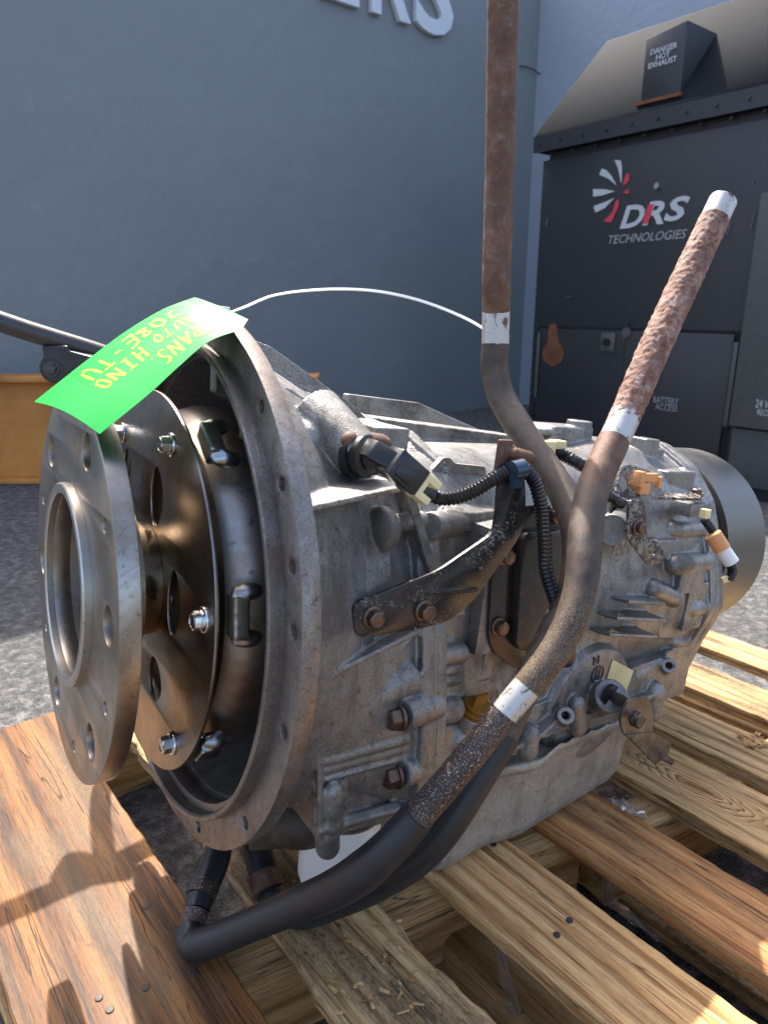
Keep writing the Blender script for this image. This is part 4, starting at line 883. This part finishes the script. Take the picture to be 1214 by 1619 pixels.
# speed sensor and its connector
mb = MB(); sc_ = SP(576, 722, .156); sdv = (dS*.85+dA*.35+dU*.1).normalized(); mb.lathe_axis(sc_-sdv*.012, sdv, [(0, .0175), (.006, .0175), (.007, .015), (.010, .015), (.011, .0168), (.015, .0168), (.016, .010), (.018, .010)], n=40)
sen = build('speed_sensor', mb, BLACKPL, tr, ang=25)
mb = MB(); mb.cyl(sc_+sdv*.002, sc_+sdv*.003+GP(0, 0, 1)*0, .001, n=8)
mb = MB(); mb.capsule(SP(553, 700, .148), SP(600, 705, .148), .010, n=16); mb.capsule(SP(600, 706, .150), SP(592, 740, .150), .006, n=14); link('sensor_clamp', finish(fuse(mb, .0015, 3), RUST2, 0), tr)
p0, p1, p2 = SP(584, 708, .180), SP(618, 728, .195), SP(655, 760, .200)
e = (p2-p1).normalized(); nn = dS; kk = e.cross(nn).normalized()
mb = MB(); mb.box((p0+p1)/2, (p1-p0)*.60, kk*.0072, nn*.007); mb.box(p1+e*.012, e*.014, kk*.0108, nn*.009); mb.box(p1+e*.010+kk*.003+nn*.008, e*.008, kk*.005, nn*.003)
me = mb.mesh('connector'); bevel(me, .0012); con = link('connector', finish(me, BLACKPL), tr)
mb = MB(); mb.box(p1+e*.032-kk*.0072, e*.008, kk*.003, nn*.008); mb.box(p1+e*.032+kk*.0072, e*.008, kk*.003, nn*.008); mb.box(p1+e*.028, e*.003, kk*.009, nn*.0075); me = mb.mesh('lock'); bevel(me, .001); link('connector_lock', finish(me, IVORY), con)
# corrugated harness
def conduit(pts, r, name='corrugated_conduit', par=tr):
    m = MB(); m.tube([(p, r) for p in pts], n=16, step=.0016, rib=.10); return build(name, m, BLACKPL, par, ang=60)
hp = [(646, 756, .560), (668, 775, .560), (700, 788, .562), (740, 780, .566), (775, 760, .570), (800, 745, .574), (822, 740, .578), (842, 757, .584), (855, 800, .586), (860, 850, .582), (863, 900, .580), (875, 940, .585), (888, 975, .595)]
conduit([GP(*p) for p in hp], .0058)
mb = MB(); mb.tube([(GP(650, 760, .558), .0085), (GP(668, 775, .558), .008), (GP(686, 782, .56), .0075)], n=16, step=.002, rib=.04); build('tape_wrap', mb, RUBBER, tr)
conduit([GP(x, y, z) for x, y, z in ((868, 712, .66), (890, 720, .66), (915, 733, .655), (935, 742, .67))], .0058)
mb = MB(); q = GP(872, 712, .658); mb.box(q-dU*.004-dA*.006, dA*.005, dS*.006, dU*.013); mb.box(q+dU*.006+dA*.006, dA*.007, dS*.006, dU*.004); me = mb.mesh('connector_lock'); bevel(me, .001); link('connector_lock', finish(me, IVORY), tr)
conduit([GP(x, y, z) for x, y, z in ((950, 775, .66), (972, 790, .665), (985, 797, .67))], .005)
mb = MB(); mb.cyl(GP(808, 745, .566), GP(826, 741, .572), .0085, n=24); mb.box(GP(817, 760, .57), dA*.006, dS*.002, dU*.006); build('harness_clamp', mb, BLUECLIP, tr)
# rear sensor lead
conduit([GP(x, y, z) for x, y, z in ((1112, 820, .80), (1125, 838, .80), (1132, 850, .80))], .005)
mb = MB(); mb.cyl(GP(1126, 845, .79), GP(1141, 868, .79), .0095, n=16); build('lead_sleeve', mb, ORANGE, tr); mb = MB(); mb.cyl(GP(1141, 868, .79), GP(1156, 890, .79), .0085, n=16); build('lead_sleeve', mb, WHITE, tr)
conduit([GP(x, y, z) for x, y, z in ((1145, 880, .80), (1157, 900, .80), (1152, 918, .80))], .0055); mb = MB(); mb.cyl(GP(1140, 918, .80), GP(1150, 914, .80), .004, n=10); build('lead_tip', mb, IVORY, tr)
mb = MB(); mb.box(GP(1114, 812, .79), dA*.005, dS*.004, dU*.005); build('connector_lock', mb, IVORY, tr)
# ---- breather / cooler pipes and hoses
def seg(name, pts, r, mat, **k):
    m = MB(); kk = {x: k.pop(x) for x in ('jit', 'jf', 'seed', 'step', 'n') if x in k}
    m.tube([(GP(x, y, z), (r if not isinstance(r, list) else r[i])) for i, (x, y, z) in enumerate(pts)], **kk); return build(name, m, mat, tr, ang=60 if kk.get('jit', 0) < .0006 else 0, **k)
R1 = .0138
seg('upright_pipe', [(797, -110, .588), (795, 0, .610), (790, 250, .650), (785, 420, .672), (784, 492, .690)], [.0138, .0138, .0137, .0137, .0137], RUST2, jit=.0004, jf=120, n=32, step=.0022)
seg('pipe_band', [(784, 491, .690), (783, 545, .698)], .0136, SILV, n=32)
seg('upright_pipe', [(783, 544, .698), (782, 585, .702), (793, 628, .700), (822, 678, .675), (857, 730, .650), (892, 785, .625), (912, 850, .600), (906, 930, .585), (880, 990, .575), (850, 1048, .568), (820, 1112, .560), (792, 1172, .553)], [.0138, .0138, .0138, .0138, .0136, .0134, .0132, .0130, .0128, .0122, .0116, .0114], PIPED, jit=.0002, n=32)
seg('rubber_hose', [(800, 1160, .552), (755, 1232, .552), (706, 1308, .555), (660, 1356, .572), (600, 1394, .605), (540, 1420, .640), (480, 1440, .665), (444, 1430, .688), (424, 1400, .712), (406, 1340, .74), (400, 1290, .77)], [.0120, .0125, .0130, .0140, .0150, .0155, .0160, .0155, .015, .0150, .0150], HOSE, n=36)
seg('front_pipe', [(1142, 318, .640), (1128, 348, .637)], .0126, SILV, n=32, label='bare bright tip of the leaning pipe')
mb = MB(); q0, q1 = GP(1128, 348, .637), GP(1142, 318, .640); mb.ell(q1, (q1-q0).normalized()*.0045, dS*.0124, (q1-q0).normalized().cross(dS)*.0124); build('pipe_tip', mb, SILV, tr)
seg('front_pipe', [(1129, 346, .637), (1085, 440, .625), (1030, 560, .607), (986, 662, .595)], [.0130, .0134, .0136, .0130], RUST, jit=.0009, jf=260, n=64, step=.0012)
seg('pipe_band', [(989, 655, .596), (968, 702, .588)], .0130, SILV, n=32)
seg('front_pipe', [(970, 697, .589), (950, 740, .578), (934, 785, .565), (925, 845, .545), (923, 880, .535), (916, 935, .525), (898, 990, .517), (870, 1040, .512), (832, 1086, .510)], [.0134, .0134, .0134, .0134, .0132, .0126, .0120, .0115, .0108], PIPEM, jit=.0002, n=36)
seg('pipe_band', [(834, 1084, .510), (795, 1130, .508)], .0106, SILV, n=32)
seg('front_pipe', [(797, 1127, .508), (735, 1204, .507), (660, 1292, .510)], [.0108, .0112, .0114], PIPES, jit=.0003, n=36)
seg('rubber_hose', [(662, 1288, .510), (618, 1338, .516), (574, 1377, .530), (528, 1406, .553), (470, 1431, .580), (400, 1461, .605), (345, 1484, .622), (310, 1494, .635), (302, 1484, .642), (302, 1468, .650)], [.0128, .0140, .0152, .0150, .0142, .0136, .0138, .0140, .0138, .0128], HOSE, n=36)
mb = MB(); mb.ell(GP(309, 1494, .634), dA*.0142, dS*.0142, dU*.0138); build('hose_elbow', mb, HOSE, tr)
seg('hose_clamp', [(302, 1470, .650), (312, 1440, .662)], .0125, PIPES, n=28); seg('pipe_band', [(312, 1440, .662), (318, 1418, .672)], .0128, RUBBER, n=28); seg('hose_clamp', [(318, 1418, .672), (326, 1398, .682)], .0142, PIPES, n=28)
seg('rubber_hose', [(325, 1400, .682), (340, 1365, .70), (348, 1330, .72), (350, 1290, .75)], .0138, RUBBER, n=28)
seg('hose_clamp', [(418, 1385, .713), (426, 1412, .700)], .0168, RUST2, n=28)

# ================================================================== tag and its strap
tagN = thing('hang_tag', 'bright green hang tag with yellow handwriting draped over the bell housing', 'tag', Matrix.Translation(O+A*-.05+U*.19))
TO = O+A*-.05+U*.19
def up_w(x, y, u): return on_plane(x, y, O+U*u, U)
Lr = [(55, 635, .525), (95, 603, .532), (150, 560, .541), (205, 520, .551), (260, 488, .562), (308, 470, .572)]
Rr = [(158, 686, .470), (200, 652, .472), (240, 619, .475), (282, 580, .479), (330, 540, .484), (382, 520, .486)]
Lw = [wp(*p) for p in Lr]; Rw = [wp(*p) for p in Rr]
def cr(P, t):
    n = len(P)-1; x = min(max(t, 0), 1)*n; k = min(int(x), n-1); f = x-k
    p0 = P[k-1] if k else P[0]*2-P[1]; p1, p2 = P[k], P[k+1]; p3 = P[k+2] if k+2 <= n else P[k+1]*2-P[k]
    return (p1*2+(p2-p0)*f+(p0*2-p1*5+p2*4-p3)*f*f+(p1*3-p0-p2*3+p3)*f**3)*.5
def tag_pt(t, v, lift=0.0):
    a_, b_ = cr(Lw, t), cr(Rw, t); p = a_.lerp(b_, v); e_ = 1e-3
    tg = (cr(Lw, min(1, t+e_)).lerp(cr(Rw, min(1, t+e_)), v)-cr(Lw, max(0, t-e_)).lerp(cr(Rw, max(0, t-e_)), v)); nn = tg.cross(b_-a_).normalized(); nn = nn if nn.dot(_F) < 0 else -nn
    return p + Vector((0, 0, .004*sin(pi*v)))+nn*lift - TO
mb = MB(); nt, nv = 48, 14
for side, lf in ((0, .0004), (1, -.0)):
    pass
grid = [[tag_pt(i/nt, j/nv) for j in range(nv+1)] for i in range(nt+1)]
# clipped-corner head with the eyelet end
head = [tag_pt(1, 0), wp(345, 483, .552)-TO, wp(366, 492, .530)-TO, wp(392, 505, .500)-TO, tag_pt(1, 1)]
vs = [p for r_ in grid for p in r_]; fs = []
for i in range(nt):
    for j in range(nv): k = i*(nv+1)+j; fs.append((k, k+1, k+nv+2, k+nv+1))
base = len(vs); vs += head[1:4]; last = [nt*(nv+1)+j for j in range(nv+1)]
h1, h2, h3 = base, base+1, base+2
third = nv//3
for j in range(nv): fs.append((last[j+1], last[j], h1 if j < third else (h2 if j < 2*third+1 else h3)))
fs += [(last[third], h1, h2), (last[2*third+1], h2, h3)]
mt = bpy.data.meshes.new('tag'); mt.from_pydata([tuple(v) for v in vs], [], fs); 
bmx = bmesh.new(); bmx.from_mesh(mt); bmesh.ops.recalc_face_normals(bmx, faces=bmx.faces)
ex_ = bmesh.ops.extrude_face_region(bmx, geom=bmx.faces[:]); 
for v in [q for q in ex_['geom'] if isinstance(q, bmesh.types.BMVert)]: v.co.z -= .0004
bmesh.ops.recalc_face_normals(bmx, faces=bmx.faces); bmx.to_mesh(mt); bmx.free()
link('card', finish(mt, GREEN, 40), tagN)
# handwriting: strokes in tag coordinates. x = reading direction (far end -> near end), y = up of the letters (towards the right edge)
GL = {'T': [[(0, 1), (1, 1)], [(.5, 1), (.45, 0)]], 'R': [[(0, 0), (.1, 1), (.8, .9), (.7, .5), (.1, .5), (.8, 0)]], 'A': [[(0, 0), (.5, 1), (.9, 0)], [(.2, .4), (.8, .4)]],
      'N': [[(0, 0), (.1, 1), (.8, 0), (.9, 1)]], 'S': [[(.8, .9), (.4, 1), (.1, .75), (.5, .5), (.8, .25), (.4, 0), (0, .1)]], '.': [[(.2, 0), (.3, .06)]], 'H': [[(0, 0), (.05, 1)], [(.8, 0), (.8, 1)], [(0, .5), (.8, .5)]],
      'I': [[(.1, 1), (.7, 1)], [(.4, 1), (.4, 0)], [(.1, 0), (.7, 0)]], 'O': [[(.4, 0), (.05, .3), (.1, .8), (.45, 1), (.8, .75), (.8, .25), (.4, 0)]], 'J': [[(.1, 1), (.9, 1)], [(.6, 1), (.6, .2), (.3, 0), (0, .2)]],
      '8': [[(.5, .5), (.15, .75), (.45, 1), (.75, .8), (.5, .5), (.15, .25), (.45, 0), (.8, .25), (.5, .5)]], 'E': [[(.8, 1), (.1, 1), (0, 0), (.8, 0)], [(.05, .5), (.7, .5)]], '-': [[(.1, .5), (.7, .5)]], 'U': [[(0, 1), (.05, .2), (.4, 0), (.75, .2), (.8, 1)]]}
def scribe(word, t0, t1, v0, v1, wd=.0011):
    """t from the far end (0) to the near end (1); v0/v1 letter foot / head across the tag"""
    m = MB(); n = len(word)
    for i, ch in enumerate(word):
        for st_ in GL[ch]:
            pts = []
            for (x, y) in st_:
                jx = random.uniform(-.09, .09); tt = t0+(t1-t0)*((i+(x*.80)+jx)/n); vv = v0+(v1-v0)*(y+random.uniform(-.11, .11)); pts.append((1-tt, vv))
            fine = []
            for k in range(len(pts)-1):
                for q in range(5): fine.append((pts[k][0]+(pts[k+1][0]-pts[k][0])*q/5, pts[k][1]+(pts[k+1][1]-pts[k][1])*q/5))
            fine.append(pts[-1])
            P = [tag_pt(a_, b_, .0001) for a_, b_ in fine]; Q = [tag_pt(a_, b_, .0006) for a_, b_ in fine]
            for k in range(len(P)-1):
                d_ = (P[k+1]-P[k]); nn = (Q[k]-P[k]).normalized(); sd_ = d_.cross(nn).normalized()*wd; m.box((P[k]+P[k+1])/2, d_*.62, sd_*random.uniform(.75, 1.15), nn*.0001)
    build('handwriting', m, YEL, tagN, ang=0)
scribe('JO8E-TU', .19, .76, .17, .38, .0011); scribe('HINO', .46, .78, .46, .64, .0011); scribe('AUTO', .17, .41, .46, .62, .0008); scribe('TRANS.', .12, .52, .70, .88, .0010)
# white strap: loop over the machine from the tag's eyelet to the pipe
stp = thing('cable_tie', 'long thin white plastic tie arching up behind the green tag', 'cable tie', Matrix.Translation(wp(380, 492, .62)))
so = wp(380, 492, .62)
cp = [wp(x, y, z)-so for x, y, z in ((340, 486, .548), (362, 493, .560), (386, 486, .600), (430, 468, .66), (480, 460, .705), (540, 457, .735), (600, 461, .755), (660, 474, .765), (715, 494, .765), (760, 517, .755), (790, 545, .745), (800, 580, .735))]
m = MB(); secs = []; NN = 90
for i in range(NN+1):
    p = cr(cp, i/NN); tg = (cr(cp, min(1, i/NN+.01))-cr(cp, max(0, i/NN-.01))).normalized(); sd_ = tg.cross(Vector((0, 0, 1))).normalized(); nn = sd_.cross(tg).normalized()
    nn2 = (nn*.45-_F*.9).normalized(); sd2 = tg.cross(nn2).normalized(); secs.append([p+sd2*.0016+nn2*.0006, p-sd2*.0016+nn2*.0006, p-sd2*.0016-nn2*.0006, p+sd2*.0016-nn2*.0006])
m.loft(secs); build('strap', m, STRAP, stp)
m = MB(); q = wp(350, 489, .545)-so; m.box(q, A*.006, S*.0035, U*.0022); me = m.mesh('tie_head'); bevel(me, .0006); link('tie_head', finish(me, STRAP), stp)

# ================================================================== rod with clevis at the left, standing behind the bell
rod = thing('linkage_rod', 'dark grey steel rod with a bolted clevis passing behind the green tag', 'rod', Matrix.Translation(wp(90, 600, .95)))
ro = wp(90, 600, .95)
m = MB(); m.tube([(wp(-160, 440, .86)-ro, .0132), (wp(0, 508, .90)-ro, .0132), (wp(170, 562, .96)-ro, .0132), (wp(300, 610, 1.02)-ro, .0132)], n=24, step=.03); build('rod', m, RODM, rod)
m = MB(); c_ = wp(92, 582, .935)-ro; m.cyl(c_-Vector((0, -.012, 0)), c_+Vector((0, -.014, 0)), .019, n=28); m.box(c_+Vector((.004, 0, .012)), Vector((.017, 0, 0)), Vector((0, .011, 0)), Vector((0, 0, .018))); m.box(c_+Vector((.035, .0, .004)), Vector((.03, 0, -.008)), Vector((0, .01, 0)), Vector((0, 0, .016)))
link('clevis', finish(fuse(m, .0016, 3), RUBBER, 0), rod)
link('bolt', hexbolt(.011, .0085, .007, 'bolt', RODM), rod, dirmat(c_+Vector((-.002, -.013, 0)), Vector((0, -1, .15)), .2))
m = MB(); m.tube([(c_+Vector((.03, .01, 0)), .012), (wp(135, 700, 1.0)-ro, .012), (wp(170, 860, 1.05)-ro, .012), (ground_pt(230, 1010, PT)-ro, .012)], n=16, step=.03); build('leg', m, RODM, rod)

# ================================================================== litter on the pallet
def wrap(name, label, pts, wdt, seed):
    t_ = thing(name, label, 'plastic wrap', Matrix.Translation(pts[-1])); m = MB(); secs = []; n = 26
    P = [p-pts[-1] for p in pts]
    for i in range(n+1):
        t = i/n; p = cr(P, t); row = []
        for k in range(9):
            v = (k/8-.5)*2; nz = noise.noise(Vector((t*6, k*1.3, seed)))*.010; nz2 = noise.noise(Vector((t*9, k*2.1, seed+5)))*.006
            row.append(p+Vector((v*wdt*(.6+.5*t), nz, nz2+.0)))
        secs.append(row)
    vs = [v for r_ in secs for v in r_]; fs = [(i*9+k, i*9+k+1, i*9+k+10, i*9+k+9) for i in range(n) for k in range(8)]
    m.add(vs, fs); me = m.mesh(name); me.shade_smooth(); me.materials.append(WRAP); o = link('film', me, t_); return t_
wrap('plastic_wrap', 'wisp of clear stretch film hanging under the deck at bottom centre of the pallet', [ground_pt(786, 1476, PT-.03), ground_pt(795, 1530, .07), ground_pt(812, 1590, .03), ground_pt(818, 1606, .02)], .008, 1)
wrap('plastic_wrap', 'crumpled clear film bunched between boards beside the oil pan corner', [ground_pt(965, 1262, PT-.012), ground_pt(985, 1272, PT-.006), ground_pt(1004, 1290, PT-.010), ground_pt(1014, 1300, PT-.05)], .015, 2)
wrap('plastic_wrap', 'torn clear film trailing on the asphalt below the middle boards', [ground_pt(962, 1388, PT-.03), ground_pt(962, 1425, .05), ground_pt(1000, 1450, .02), ground_pt(1050, 1488, .012)], .010, 3)
def splinter(label, x, y, n, r_, seed):
    random.seed(seed); p = ground_pt(x, y, PT); m = MB()
    for k in range(n):
        c = Vector((random.uniform(-r_, r_), random.uniform(-r_, r_), .0015+random.random()*.002)); t = random.random()*6.3; d_ = Vector((cos(t), sin(t), random.uniform(-.1, .3)))
        m.box(c, d_*random.uniform(.002, .006), d_.cross(Vector((0, 0, 1))).normalized()*random.uniform(.0006, .0016), Vector((0, 0, .0005)))
    o = build('wood_shavings', m, WOODA, None); o.matrix_world = Matrix.Translation(p); o['label'] = label; o['category'] = 'shavings'; o['kind'] = 'stuff'
splinter('pale curled shavings in sunlight on the board at the right edge', 1190, 1172, 26, .016, 3)
splinter('scattered fine splinters on the blue-stained torn board', 600, 1530, 26, .05, 5)
splinter('few fine splinters on the wood beside the white filter', 470, 1370, 12, .03, 6)
